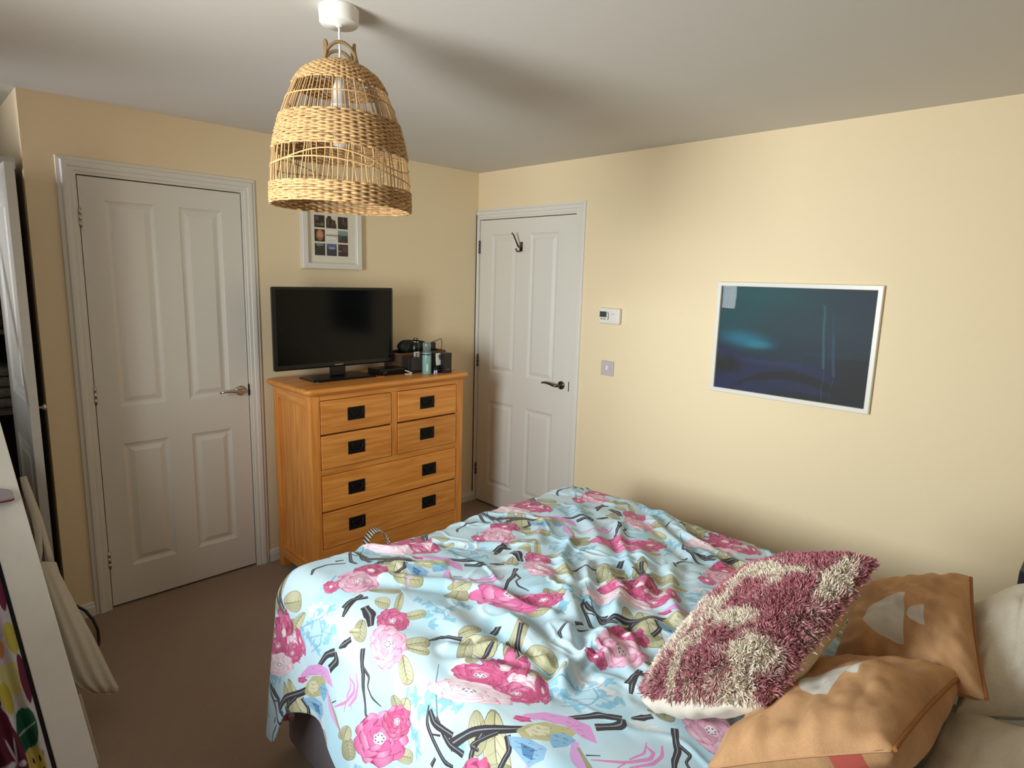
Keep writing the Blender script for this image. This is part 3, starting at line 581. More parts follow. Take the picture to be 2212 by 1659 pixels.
# ------------------------------------------------------------------ pendant lamp
LC = np.array((-1.985, -1.651)); rh = np.array((rgt[0], rgt[1])); rh = rh/np.hypot(*rh)
def shade_r(z):
    zs = (1.785, 1.80, 1.838, 1.88, 1.927, 1.967, 2.018, 2.052, 2.097, 2.115, 2.13, 2.149, 2.160); rs = (0.187, 0.1875, 0.1865, 0.184, 0.178, 0.170, 0.156, 0.143, 0.123, 0.112, 0.101, 0.074, 0.050)
    return np.interp(z, zs, rs)
def lamp_pos(r, th_, z):      # the shade hangs a touch askew
    x = LC[0]+r*np.cos(th_); y = LC[1]+r*np.sin(th_); d = (x-LC[0])*rh[0]+(y-LC[1])*rh[1]
    return np.stack([x, y, z-0.022*d], -1)
lamp = thing('pendant_lamp', 'woven straw bell pendant lamp hanging from a white ceiling rose', 'lamp', (LC[0], LC[1], H))
b = B(); b.lathe(((0, 0), (0.0525, 0), (0.053, -0.003), (0.0505, -0.037), (0.048, -0.041), (0.010, -0.042), (0.008, -0.046), (0, -0.046)), (LC[0], LC[1], H), 48); b.build('ceiling_rose', PLASTIC, lamp)
b = B(); b.tube([(LC[0], LC[1], H-0.044), (LC[0]+0.001, LC[1], 2.2), (LC[0], LC[1], 2.105)], 0.0032, 10); b.build('cord', PLASTIC, lamp)
b = B(); b.lathe(((0, 2.125), (0.012, 2.125), (0.016, 2.11), (0.020, 2.10), (0.020, 2.06), (0.026, 2.058), (0.026, 2.05), (0, 2.05)), (LC[0], LC[1], 0), 28); b.build('bulb_holder', PLASTIC, lamp)
b = B(); b.lathe(((0.013, 2.05), (0.014, 2.035), (0.024, 2.015), (0.030, 1.99), (0.029, 1.97), (0.020, 1.952), (0, 1.945)), (LC[0], LC[1], 0), 28); b.build('bulb', mat('pearl_glass_bulb', (226, 222, 214), 0.15, noise=0.01), lamp)
STRAW = vcol('woven_straw', 'tint', 0.62)
def strands(name, loops, parent, sides=6, closed=True, M=None):
    """loops: list of (points n x 3, radius array or float, colour) -> one mesh"""
    V, F, Cc = [], [], []; off = 0; ca = np.cos(2*PI*np.arange(sides)/sides); sa = np.sin(2*PI*np.arange(sides)/sides)
    for P, R, c in loops:
        P = np.asarray(P); n_ = len(P); d = (np.roll(P, -1, 0)-np.roll(P, 1, 0)) if closed else np.gradient(P, axis=0)
        d /= np.linalg.norm(d, axis=1)[:, None]+1e-12
        ref = np.array((0.0, 0.0, 1.0)) if abs(d[0, 2]) < 0.8 else np.array((0.6, 0.8, 0.0)); x = np.cross(d, ref); x /= np.linalg.norm(x, axis=1)[:, None]; y = np.cross(x, d)
        R = np.broadcast_to(R, (n_,))
        V.append((P[:, None]+R[:, None, None]*(ca[None, :, None]*x[:, None]+sa[None, :, None]*y[:, None])).reshape(-1, 3))
        I, J = np.meshgrid(np.arange(n_ if closed else n_-1), np.arange(sides), indexing='ij'); I2 = (I+1) % n_; J2 = (J+1) % sides
        F.append(np.stack([I*sides+J, I*sides+J2, I2*sides+J2, I2*sides+J], -1).reshape(-1, 4)+off); off += n_*sides
        Cc.append(np.repeat(np.broadcast_to(c, (n_, 3)), sides, 0))
    V = np.vstack(V); F = np.vstack(F); Cc = np.vstack(Cc)
    me = bpy.data.meshes.new(name); me.from_pydata(V.tolist(), [], F.tolist()); a_ = me.color_attributes.new('tint', 'FLOAT_COLOR', 'POINT')
    c4 = np.ones((len(V), 4), np.float32); c4[:, :3] = Cc; a_.data.foreach_set('color', c4.ravel())
    return link(name, me, STRAW, parent, True)
SB = np.array(lin((190, 152, 106))); SD = np.array(lin((170, 118, 66)))
def straw_tone(k=1, base=None): return SB*(1-rng.random((k, 1))*0.45)+0*SD
NW = 27
def band(name, z0, z1, rowsn):
    loops = []; n_ = NW*9; th_ = np.arange(n_)/n_*2*PI
    for r in range(rowsn):
        z = z0+(z1-z0)*(r+0.5)/rowsn; ph = PI*(r % 2)
        zz = z+0.0013*vnoise(th_*6+r*7.7, th_*0+r, 11)+0.0012*np.sin(th_*2+r)
        rr = shade_r(zz)+0.0030*np.cos(NW*th_+ph)-0.0016*np.cos(2*NW*th_)+0.0008*vnoise(th_*30, th_*0+r*3.1, 12)
        tone = SB*(0.74+0.5*(vnoise(th_*14+r*5.3, th_*0+r*1.7, 13)+0.5))[:, None]
        tone = tone*(1-0.35*smoothstep(0.12, 0.45, vnoise(th_*22+r*9.1, th_*0+r*2.3, 14)))[:, None]
        rad = (z1-z0)/rowsn*0.60*(1+0.25*vnoise(th_*25+r*3.7, th_*0+r, 15))
        loops.append((lamp_pos(rr, th_, zz), rad, tone))
    return strands(name, loops, lamp)
tag(band('woven_crown', 2.095, 2.160, 13), kind='stuff'); tag(band('woven_middle_band', 1.925, 2.015, 18), kind='stuff'); tag(band('woven_rim_band', 1.785, 1.838, 10), kind='stuff')
def open_band(name, z0, z1, cnt, jit):
    loops = []
    for k in range(cnt):
        t0 = 2*PI*(k+0.5*rng.random())/cnt; lean = jit*(rng.random()-0.5); tt = np.linspace(0, 1, 6); z = z0+(z1-z0)*tt; t1 = t0+lean*tt+0.2*jit*np.sin(tt*PI)*(rng.random()-0.5)
        loops.append((lamp_pos(shade_r(z)-0.0005, t1, z), 0.0012+0.0007*rng.random(), straw_tone()[0]*1.15))
    return strands(name, loops, lamp, 5, False)
tag(open_band('upper_open_spokes', 2.012, 2.098, 84, 0.05), kind='stuff'); tag(open_band('lower_open_spokes', 1.835, 1.928, 96, 0.14), kind='stuff')
def cord_loop(name, zf):
    th_ = np.arange(220)/220*2*PI; z = zf(th_); return strands(name, [(lamp_pos(shade_r(z)+0.0012, th_, z), 0.0018, SB*1.15)], lamp)
ph0 = math.atan2(-fwd[1], -fwd[0])       # azimuth facing the room's rear left
cord_loop('wavy_cord', lambda t: 2.052+0.010*np.cos(t-ph0-0.25)+0.003*np.sin(3*t)); cord_loop('wavy_cord', lambda t: 1.880+0.012*np.cos(2*(t-ph0-0.1))-0.010*np.sin(t-ph0)); cord_loop('wavy_cord', lambda t: 1.898-0.016*np.cos(3*(t-ph0+0.9)))
for k in range(4):                        # hanging loops at the neck
    a0 = ph0+0.35+k*PI/2; n_ = 18; tt = np.linspace(0, PI, n_); ta = a0+0.78*np.cos(tt)+0.10*np.sin(2*tt); r = 0.060-0.022*np.sin(tt); z = 2.148+(0.058+0.008*(k % 2))*np.sin(tt)**0.75
    strands('hanging_loop', [(lamp_pos(r, ta, z), 0.0046, SB*0.50)], lamp, 8, False)

# ------------------------------------------------------------------ wardrobe with its open door
wd = thing('wardrobe', 'fitted wardrobe at the left edge, its white panelled door standing open over dark shelves', 'wardrobe', (-2.9, 0.33, 0))
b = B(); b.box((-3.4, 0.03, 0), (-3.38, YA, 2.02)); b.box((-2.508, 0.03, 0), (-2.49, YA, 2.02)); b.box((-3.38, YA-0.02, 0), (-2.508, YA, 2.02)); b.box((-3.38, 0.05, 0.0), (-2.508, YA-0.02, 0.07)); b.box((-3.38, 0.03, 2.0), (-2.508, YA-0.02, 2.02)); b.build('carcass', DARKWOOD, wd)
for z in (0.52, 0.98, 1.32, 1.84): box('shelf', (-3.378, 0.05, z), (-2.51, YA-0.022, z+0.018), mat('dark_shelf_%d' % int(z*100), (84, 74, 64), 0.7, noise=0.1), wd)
box('header_rail', (-3.4, 0.0, 1.985), (-2.49, 0.03, 2.03), WARDWHITE, wd, 0.003)
# closed left leaf
box('door', (-3.395, 0.0, 0.03), (-2.96, 0.028, 1.98), WARDWHITE, wd, 0.002)
wdoor = B(); dx0, dx1, dy0, dy1, dz0, dz1 = -2.581, -2.553, -0.452, 0.022, 0.03, 1.955
t = bmesh.new(); pan = [(dy0+0.08, dy1-0.09, 1.10, dz1-0.09), (dy0+0.08, dy1-0.09, 0.14, 0.93)]
ys = sorted({dy0, dy1, *[p[0] for p in pan], *[p[1] for p in pan]}); zs = sorted({dz0, dz1, *[p[2] for p in pan], *[p[3] for p in pan]})
for side, x, sg in ((0, dx0, 1), (1, dx1, -1)):
    for i in range(len(ys)-1):
        for j in range(len(zs)-1):
            if any(p[0] < (ys[i]+ys[i+1])/2 < p[1] and p[2] < (zs[j]+zs[j+1])/2 < p[3] for p in pan): continue
            t.faces.new([t.verts.new((x, y, z)) for y, z in ((ys[i], zs[j]), (ys[i+1], zs[j]), (ys[i+1], zs[j+1]), (ys[i], zs[j+1]))])
    for p in pan:
        R = [[t.verts.new((x+sg*n_, y, z)) for y, z in ((p[0]+o, p[2]+o), (p[1]-o, p[2]+o), (p[1]-o, p[3]-o), (p[0]+o, p[3]-o))] for o, n_ in ((0, 0), (0.012, 0.006), (0.02, 0.003), (0.03, 0.008), (0.045, 0.008), (0.06, 0.002))]
        for k in range(5):
            for q in range(4): t.faces.new((R[k][q], R[k][(q+1) % 4], R[k+1][(q+1) % 4], R[k+1][q]))
        t.faces.new(R[5])
for y0_, y1_, z0_, z1_ in ((dy0, dy0, dz0, dz1), (dy1, dy1, dz0, dz1)): t.faces.new([t.verts.new(p) for p in ((dx0, y0_, z0_), (dx1, y0_, z0_), (dx1, y0_, z1_), (dx0, y0_, z1_))])
for z in (dz0, dz1): t.faces.new([t.verts.new(p) for p in ((dx0, dy0, z), (dx1, dy0, z), (dx1, dy1, z), (dx0, dy1, z))])
bmesh.ops.remove_doubles(t, verts=t.verts, dist=1e-5); bmesh.ops.recalc_face_normals(t, faces=t.faces)
leaf = wdoor.add(t).build('door', WARDWHITE, wd)
b = B(); b.lathe(((0, 0), (0.004, 0), (0.004, 0.014), (0.010, 0.018), (0.011, 0.023), (0.008, 0.027), (0, 0.028)), (dx1, -0.415, 1.083), 20, axis=0); b.build('knob', CHROME, leaf)
for z in (0.3, 1.7): box('hinge', (-2.556, 0.0, z), (-2.507, 0.035, z+0.05), CHROME, wd, 0.004)
# odds and ends on the shelves
for z, n_, c, lb in ((0.998, 4, (96, 96, 92), 'grey folded knitwear stacked on the wardrobe shelf'), (1.338, 3, (72, 44, 26), 'brown folded clothes stacked on the upper wardrobe shelf')):
    b = B()
    for k in range(n_): b.box((-2.86, 0.10+0.004*k, z+k*0.045), (-2.53-0.006*k, 0.42, z+k*0.045+0.043), 0.018, 3)
    tag(b.build('folded_clothes', mat('cloth_%d' % int(z*100), c, 0.9, noise=0.3, nscale=60, bump=0.3), origin=(-2.7, 0.26, z)), lb, 'clothes')

# ------------------------------------------------------------------ leaning white board, cloth, bag
B0 = Vector((-2.572, -1.075, 0.0)); LD = Vector((-0.0905, 0.583, 1.0)).normalized(); WD = Vector((1, 0, 0)); WD = (WD-LD*WD.dot(LD)).normalized(); ND = LD.cross(WD)   # ND faces the camera side?
if ND.y > 0: ND = -ND
TB = Matrix(((WD.x, ND.x, LD.x, B0.x), (WD.y, ND.y, LD.y, B0.y), (WD.z, ND.z, LD.z, B0.z), (0, 0, 0, 1)))   # local (across, out, along)
lb = thing('leaning_board', 'tall narrow white board leaning towards the open wardrobe, at the lower left', 'board', (B0.x, B0.y, 0))
box('face_board', (-0.100, -0.020, 0.0), (0.0, 0.0, 2.05), WHITEWOOD, lb, 0.003, M=TB)
box('rear_leg', (-0.010, -0.060, 0.012), (0.012, -0.030, 0.24), mat('beige_painted_leg', (176, 160, 136), 0.6, noise=0.05), lb, 0.003, M=TB)
box('dark_edge_strip', (-0.110, -0.024, 0.0), (-0.100, -0.006, 2.05), MATTBLACK, lb, M=TB)
# painted leaf print for the cloth hanging beside the board
hh, ww = 520, 200; Y, X = np.mgrid[0:hh, 0:ww]; X = X/ww; Y = Y/hh     # X 1 = edge at the board, Y 0 = bottom
a = np.ones((hh, ww, 3))*np.array((206, 204, 214))/255
def blob(cx, cy, rx, ry, c, rot=0.0, seed=1, soft=0.06):
    global a
    dx, dy = (X-cx), (Y-cy)*2.6; u_ = dx*math.cos(rot)+dy*math.sin(rot); v_ = -dx*math.sin(rot)+dy*math.cos(rot)
    d = np.hypot(u_/rx, v_/(ry*2.6))+0.35*fbm(X*5+seed, Y*12, seed); a = mixc(a, smoothstep(1+soft, 1-soft, d), c)
blob(0.75, 0.93, 0.5, 0.10, (26, 34, 70), seed=2); blob(0.9, 0.80, 0.22, 0.10, (30, 120, 122), seed=3); blob(0.55, 0.82, 0.22, 0.05, (70, 160, 190), seed=4); blob(0.62, 0.73, 0.3, 0.05, (190, 200, 214), seed=5)
blob(0.92, 0.70, 0.10, 0.06, (116, 30, 70), seed=6); blob(0.62, 0.62, 0.3, 0.05, (196, 186, 204), seed=7); blob(0.5, 0.54, 0.2, 0.03, (214, 158, 104), seed=8); blob(0.9, 0.56, 0.14, 0.05, (190, 178, 80), seed=9)
blob(0.6, 0.45, 0.28, 0.05, (212, 206, 150), seed=10); blob(0.42, 0.40, 0.14, 0.05, (196, 180, 70), seed=11); blob(0.93, 0.44, 0.10, 0.07, (104, 32, 64), seed=12); blob(0.66, 0.30, 0.30, 0.055, (22, 92, 66), 0.15, seed=13)
blob(0.66, 0.30, 0.26, 0.004, (170, 190, 180), 0.1, seed=14); blob(0.62, 0.17, 0.28, 0.075, (214, 196, 104), seed=15)
for k in range(9): blob(0.45+0.10*(k % 4)+0.02*k, 0.12+0.045*(k//3)+0.01*(k % 2), 0.022, 0.010, (34, 26, 30), 0.6, seed=20+k, soft=0.2)
blob(0.18, 0.22, 0.22, 0.14, (92, 24, 52), seed=30)
for k in range(6): blob(0.18+0.11*math.cos(k), 0.22+0.05*math.sin(k), 0.11, 0.010, (196, 200, 206), k*1.05, seed=31+k, soft=0.3)
blob(0.1, 0.62, 0.2, 0.10, (28, 40, 74), seed=40); blob(0.15, 0.45, 0.16, 0.08, (24, 30, 34), seed=41); blob(0.95, 0.2, 0.07, 0.12, (206, 200, 206), seed=42); blob(0.96, 0.10, 0.03, 0.08, (206, 130, 60), seed=43)
PR = pic('leaf_print_cotton', a, 0.85, ext='EXTEND', bump=0.15)
P = np.zeros((60, 160, 3)); UVc = np.zeros((60, 160, 2))
for i in range(60):
    for j in range(160):
        u, v = i/59, j/159; al = 0.05+1.10*v; ac = -0.112-0.33*(1-u)*(0.55+0.45*v); ou = 0.012+0.018*math.sin(u*13+0.6*v)*(1-0.3*v)+0.012*math.sin(u*29+2*v)
        P[i, j] = TB @ Vector((ac, ou, al)); UVc[i, j] = (1-(1-u)*2.1, v+0.157)
tag(npmesh('printed_cloth', P, PR, uv=UVc, origin=tuple(P[30, 150])), 'bright leaf and fruit printed cloth hanging left of the white board', 'cloth')
P = np.zeros((24, 40, 3))
for i in range(24):
    for j in range(40):
        u, v = i/23, j/39; ang = 2*PI*v; rr = 0.042+0.008*math.sin(3*ang+5*u); P[i, j] = TB @ Vector((-0.026-0.20*(1-u)+0.004*math.sin(9*u), 0.030+rr*0.55*math.cos(ang)*(0.5+0.5*(1-u)**0.5), 0.945+rr*math.sin(ang)*(0.35+0.65*(1-u)**0.6)+0.10*(1-u)*0.4))
blob_a = np.ones((40, 40, 3))*np.array((168, 160, 166))/255; Y4, X4 = np.mgrid[0:40, 0:40]/40; blob_a = mixc(blob_a, smoothstep(0.10, 0.04, np.abs(X4-0.78)), (120, 24, 52)); blob_a = mixc(blob_a, smoothstep(0.06, 0.02, np.abs(X4-0.66)), (28, 30, 62)); blob_a = mixc(blob_a, smoothstep(0.05, 0.02, np.abs(X4-0.58)), (150, 160, 190))
uvf = np.stack(np.meshgrid(np.arange(24)/23, np.arange(40)/39, indexing='ij')[::-1], -1)
tag(npmesh('rolled_cloth', P, pic('grey_crimson_cloth', blob_a, 0.8, ext='EXTEND'), uv=uvf, closev=True, origin=tuple(P[10, 0])), 'rolled grey and crimson cloth resting across the white board', 'cloth')
ROWS = [((-2.651, -0.633, 0.578), (-2.572, -0.645, 0.557)), ((-2.644, -0.655, 0.541), (-2.568, -0.667, 0.52)), ((-2.639, -0.684, 0.49), (-2.552, -0.699, 0.464)), ((-2.631, -0.723, 0.424), (-2.533, -0.74, 0.394)), ((-2.622, -0.769, 0.345), (-2.507, -0.791, 0.307)), ((-2.609, -0.815, 0.266), (-2.486, -0.84, 0.222)), ((-2.595, -0.846, 0.213), (-2.472, -0.872, 0.168)), ((-2.575, -0.866, 0.179), (-2.463, -0.89, 0.137)), ((-2.552, -0.878, 0.158), (-2.467, -0.897, 0.126)), ((-2.533, -0.887, 0.143), (-2.48, -0.898, 0.123))]
STRAP1 = [(-2.586, -0.641, 0.548), (-2.587, -0.617, 0.588), (-2.591, -0.591, 0.633), (-2.597, -0.551, 0.701), (-2.606, -0.519, 0.756), (-2.614, -0.492, 0.804), (-2.621, -0.468, 0.843)]
STRAP2 = [(-2.629, -0.659, 0.568), (-2.617, -0.634, 0.611), (-2.611, -0.601, 0.668), (-2.613, -0.561, 0.735), (-2.62, -0.53, 0.789), (-2.624, -0.494, 0.85)]
bag = thing('cotton_bag', 'limp cream cotton bag hanging between the white board and the wardrobe door', 'bag', tuple(np.mean([r[1] for r in ROWS], 0)))
NB = np.array((0.0, -0.86, 0.50)); n_ = 40; R_ = np.array(ROWS); tk = np.linspace(0, len(ROWS)-1, 70)
Lf = np.stack([np.interp(tk, np.arange(len(ROWS)), R_[:, 0, c]) for c in range(3)], -1); Rf = np.stack([np.interp(tk, np.arange(len(ROWS)), R_[:, 1, c]) for c in range(3)], -1)
P = np.zeros((70, 2*n_, 3))
for i in range(70):
    q = i/69; T_ = 0.045*math.sin(PI*min(1, 0.15+q*0.9))**0.7*(1 if q < 0.93 else (1-q)/0.07*0.9+0.1)
    for j in range(2*n_):
        ang = 2*PI*j/(2*n_); u = 0.5-0.5*math.cos(ang); side = math.sin(ang); fold = 0.006*math.sin(u*21+3*q)*q
        P[i, j] = Lf[i]*(1-u)+Rf[i]*u+NB*(T_*side*0.8+(fold if side > 0 else 0))
npmesh('sack', P, CREAM, bag, closev=True)
for S in (STRAP1, STRAP2): B().tube(S, 0.011, 8, flat=0.35).build('strap', CREAM, bag)
cb = B(); cb.tube([(-2.53, -0.20, 0.16), (-2.49, -0.10, 0.14), (-2.445, -0.075, 0.105), (-2.418, -0.11, 0.085), (-2.398, -0.15, 0.050), (-2.392, -0.20, 0.018), (-2.405, -0.28, 0.006), (-2.44, -0.38, 0.006), (-2.5, -0.44, 0.006)], 0.006, 10)
tag(cb.build('power_cable', BLACK, origin=(-2.385, -0.25, 0.006)), 'black cable curving out from behind the cream bag onto the carpet', 'cable')

# ------------------------------------------------------------------ striped basket between bed and chest
sb = thing('striped_basket', 'basket with a black and white striped strap arching up behind the foot of the bed', 'basket', (-1.42, -0.90, 0))
b = B(); b.lathe(((0, 0), (0.065, 0), (0.068, 0.01), (0.071, 0.30), (0.073, 0.305), (0.068, 0.305), (0.062, 0.02), (0, 0.015)), (-1.405, -0.90, 0), 48); b.build('body', CREAM, sb)
n_ = 64; ha = np.array((0.7, 0.71)); P = np.zeros((n_, 6, 3)); uvh = np.zeros((n_, 6, 2))
ha = np.array((0.97, -0.22))
for i in range(n_):
    t_ = PI*i/(n_-1); c = np.array((-1.405, -0.90, 0.300)); x = 0.064*math.cos(PI-t_); z = 0.140*math.sin(t_)**0.85
    for j, (w_, d_) in enumerate(((-0.030, 0), (0.030, 0), (0.030, -0.003), (-0.030, -0.003), (-0.030, -0.0005), (-0.030, 0))):
        nn = np.array((ha[0]*math.cos(PI-t_)*0.8, ha[1]*math.cos(PI-t_)*0.8, math.sin(t_)))
        pp = c+np.array((ha[0]*x, ha[1]*x, z))+nn*d_; P[i, j] = pp+np.array((-ha[1], ha[0], 0))*w_; uvh[i, j] = (i/(n_-1), j/5)
sa_ = np.ones((4, 420, 3))*np.array((236, 230, 220))/255; xs = (np.arange(420)*19/420.0) % 1; sa_[:, xs < 0.40] = np.array((44, 42, 38))/255
npmesh('striped_strap', P, pic('striped_webbing', sa_, 0.85), sb, uv=uvh)

# ------------------------------------------------------------------ unseen airer, added outside the left edge to shade the lower door and carpet
ar = thing('unseen_shade_airer', 'unseen white wire airer hung with clothes, added to shade the lower door and carpet', 'clothes airer', (-3.10, -1.35, 0))
ax0, ax1, ay0, ay1, az = -3.36, -2.86, -1.86, -1.14, 1.00
for y in (ay0, ay1):
    B().tube([(ax0, y, 0.008), (ax1-0.06, y, az)], 0.008, 8).build('leg', PLASTIC, ar); B().tube([(ax1, y, 0.008), (ax0+0.06, y, az)], 0.008, 8).build('leg', PLASTIC, ar)
for k in range(6): xx = ax0+0.06+(ax1-ax0-0.12)*k/5; B().tube([(xx, ay0, az), (xx, ay1, az)], 0.004, 8).build('rail', PLASTIC, ar)
for y in (ay0, ay1): B().tube([(ax0+0.06, y, az), (ax1-0.06, y, az)], 0.006, 8).build('end_bar', PLASTIC, ar)
for k, (c, n_) in enumerate((((92, 104, 132), 'faded blue'), ((176, 168, 158), 'oatmeal'), ((120, 60, 70), 'dull red'))):  # unseen garments, added to block window light from the floor and door
    xx = ax0+0.06+(ax1-ax0-0.12)*(2*k+0.5)/5; P = np.zeros((30, 40, 3))
    for i in range(30):
        for j in range(40):
            u, v = i/29, j/39; s_ = (v-0.5)*1.5; z = az+0.008-abs(s_); off = 0.012+0.015*abs(s_)
            z = max(z, 0.16); P[i, j] = (xx+math.copysign(off*min(1, abs(s_)*12), s_)+0.012*math.sin(u*14+k)*min(1, abs(s_)*3), ay0+0.04+(ay1-ay0-0.08)*u, z)
    tag(npmesh('unseen_shade_garment', P, mat('garment_%d' % k, c, 0.9, noise=0.1, nscale=90), origin=(xx, -1.38, az)), n_+' unseen garment over a rail of the added airer, blocking window light', 'clothes')
# ------------------------------------------------------------------ bed
bed = thing('bed', 'double bed with a grey fabric base in the middle of the room', 'bed', (-1.33, -2.4, 0))
BX0, BX1, BY0, BY1 = -2.088, -0.60, -3.46, -1.40
box('divan_base', (BX0, BY0, 0.02), (BX1, BY1, 0.34), FABRICGREY, bed, 0.025, seg=3)
box('mattress', (BX0+0.005, BY0, 0.34), (BX1-0.005, BY1-0.01, 0.585), SHEET, bed, 0.05, seg=4)
box('headboard', (BX0-0.02, BY0-0.07, 0.02), (BX1+0.02, BY0-0.005, 0.95), FABRICGREY, bed, 0.02, seg=3)
for x in (BX0+0.12, BX1-0.12):
    for y in (BY0+0.15, BY1-0.15): B().lathe(((0, 0), (0.022, 0), (0.022, 0.03), (0, 0.03)), (x, y, 0), 16).build('glide', BLACK, bed)
# duvet: cloth coordinates s (across) and t (along); smooth drape plus puckers
XLE, XRE, YFE = -2.035, -0.74, -1.515
def duvet_base(s, t):
    a = np.maximum(XLE-s, 0); c = np.maximum(s-XRE, 0); f = np.maximum(t-YFE, 0)
    x0 = np.clip(s, XLE, XRE); y0 = np.minimum(t, YFE)
    zt = 0.652+0.036*smoothstep(-1.4, -2.05, x0)*smoothstep(-2.3, -1.5, y0)+0.020*np.cos((x0+1.4)*1.5)*smoothstep(-1.45, -1.7, y0)-0.02*smoothstep(-1.2, -0.74, x0)*smoothstep(-1.8, -2.5, y0)
    def prof(q, R, th):
        an = np.minimum(q/R, th); ex = np.maximum(q-R*th, 0)
        return R*np.sin(an)+ex*np.cos(th), R*(1-np.cos(an))+ex*np.sin(th), an
    ol, dl, al = prof(a, 0.115, 1.44); orr, dr, ar = prof(c, 0.14, 1.35)
    x = x0-ol+orr; z = zt-dl-dr
    nx = -np.sin(al)+np.sin(ar); nz = np.cos(al)*np.cos(ar)
    of, df, af = prof(f, 0.075, 2.2)
    y = y0+of; x = x-nx*df; z = z-nz*df
    z = z-0.0*a
    return x, y, z
FOLDS = [[(-1.312, -2.074), (-1.459, -2.168), (-1.566, -2.277)], [(-1.305, -2.134), (-1.403, -2.245), (-1.518, -2.321)], [(-1.52, -2.14), (-1.603, -2.244)], [(-1.87, -2.418), (-1.753, -2.374), (-1.685, -2.295)], [(-1.857, -2.423), (-1.718, -2.407), (-1.596, -2.377)], [(-1.629, -2.35), (-1.682, -2.466), (-1.735, -2.563)], [(-1.558, -2.349), (-1.626, -2.464), (-1.671, -2.527)], [(-0.788, -1.967), (-0.875, -2.097), (-0.981, -2.273)], [(-0.719, -1.981), (-0.846, -2.18), (-0.958, -2.366)], [(-1.224, -1.903), (-1.373, -1.996), (-1.463, -2.112)], [(-1.914, -1.739), (-1.777, -1.862), (-1.693, -2.022), (-1.667, -2.186)], [(-1.995, -2.204), (-1.948, -2.32), (-1.87, -2.418)], [(-1.979, -2.113), (-1.887, -2.225), (-1.843, -2.344)], [(-1.779, -2.149), (-1.784, -2.292), (-1.829, -2.407)], [(-1.098, -2.119), (-1.226, -2.24), (-1.367, -2.315)], [(-0.973, -1.951), (-1.167, -2.108), (-1.26, -2.21)], [(-1.127, -2.285), (-1.339, -2.378), (-1.41, -2.452)], [(-1.158, -1.729), (-1.356, -1.84), (-1.447, -1.859)], [(-1.604, -1.568), (-1.555, -1.689), (-1.443, -1.762)], [(-1.831, -1.47), (-1.769, -1.574), (-1.652, -1.629)], [(-0.942, -1.718), (-1.056, -1.879), (-1.198, -2.031)], [(-0.82, -2.145), (-0.869, -2.321), (-0.912, -2.476)]]
NS, NT = 560, 420
sv = np.linspace(-2.035-0.62, -0.74+0.36, NS); tv_ = np.linspace(-3.04, -1.515+0.17, NT)
S, T_ = np.meshgrid(sv, tv_, indexing='ij')
LEFTLEN = 0.50+0.10*smoothstep(-1.75, -1.5, T_)-0.03*np.sin(T_*9)*smoothstep(-1.6, -1.9, T_)-0.10*smoothstep(-1.55, -1.66, T_)*smoothstep(-2.0, -1.75, T_)
S2 = np.where(S < XLE, XLE-(XLE-S)/0.62*LEFTLEN, S)
x, y, z = duvet_base(S2, T_)
h = 0.012*fbm(S2*2.6+3, T_*2.6, 50, 2)+0.005*fbm(S2*7, T_*7+4, 51, 3)
def seg_d(px, py, a, b_):
    d = np.array(b_)-np.array(a); L = np.hypot(*d)+1e-9; d = d/L; q = np.clip((px-a[0])*d[0]+(py-a[1])*d[1], 0, L); return np.hypot(px-a[0]-d[0]*q, py-a[1]-d[1]*q)
wob_x = 0.03*fbm(S2*6, T_*6, 60, 2); wob_y = 0.03*fbm(S2*6+9, T_*6, 61, 2)
for k, pl_ in enumerate(FOLDS):
    d = np.min([seg_d(x+wob_x, y+wob_y, pl_[i], pl_[i+1]) for i in range(len(pl_)-1)], 0); w_ = (0.016, 0.021, 0.026)[k % 3]; hh_ = (0.011, 0.014, 0.010)[k % 3]
    h += hh_*np.exp(-(d/w_)**2)-0.5*hh_*np.exp(-((d-2.1*w_)/(1.1*w_))**2)
# fine pleats gathered towards a point, as if tugged
fx, fy = -1.86, -2.43; dx_, dy_ = x-fx, y-fy; rr_ = np.hypot(dx_, dy_); an_ = np.arctan2(dy_, dx_)
h += 0.010*np.cos(an_*15+1.2*np.sin(an_*3)+2*fbm(S2*4, T_*4, 70, 2))*smoothstep(0.02, 0.16, rr_)*smoothstep(0.75, 0.3, rr_)*smoothstep(-0.6, 0.2, an_)*smoothstep(2.3, 1.4, an_)
rd = np.abs(fbm(S2*4.5+0.6*fbm(S2*3, T_*3, 80, 2), T_*3.2+0.9*S2, 81, 3)); h += 0.007*np.exp(-(rd/0.05)**2)*smoothstep(-2.1, -1.6, S2)
rd2 = np.abs(fbm(S2*9+1.2*T_, T_*6, 83, 2)); h += 0.004*np.exp(-(rd2/0.05)**2)*smoothstep(-2.0, -1.7, S2)
hang = smoothstep(0.02, 0.25, XLE-S2); h = h*(1-0.45*hang)+hang*(0.012*np.sin(T_*17+1.0*S2)+0.008*np.sin(T_*31+4*S2))*smoothstep(0.1, 0.5, XLE-S2)
P = np.stack([x, y, z], -1); gu = np.gradient(P, axis=0); gv = np.gradient(P, axis=1); Nn = np.cross(gu, gv); Nn /= np.linalg.norm(Nn, axis=-1)[..., None]+1e-12
if Nn[NS*2//3, NT//2, 2] < 0: Nn = -Nn
P = P+Nn*h[..., None]
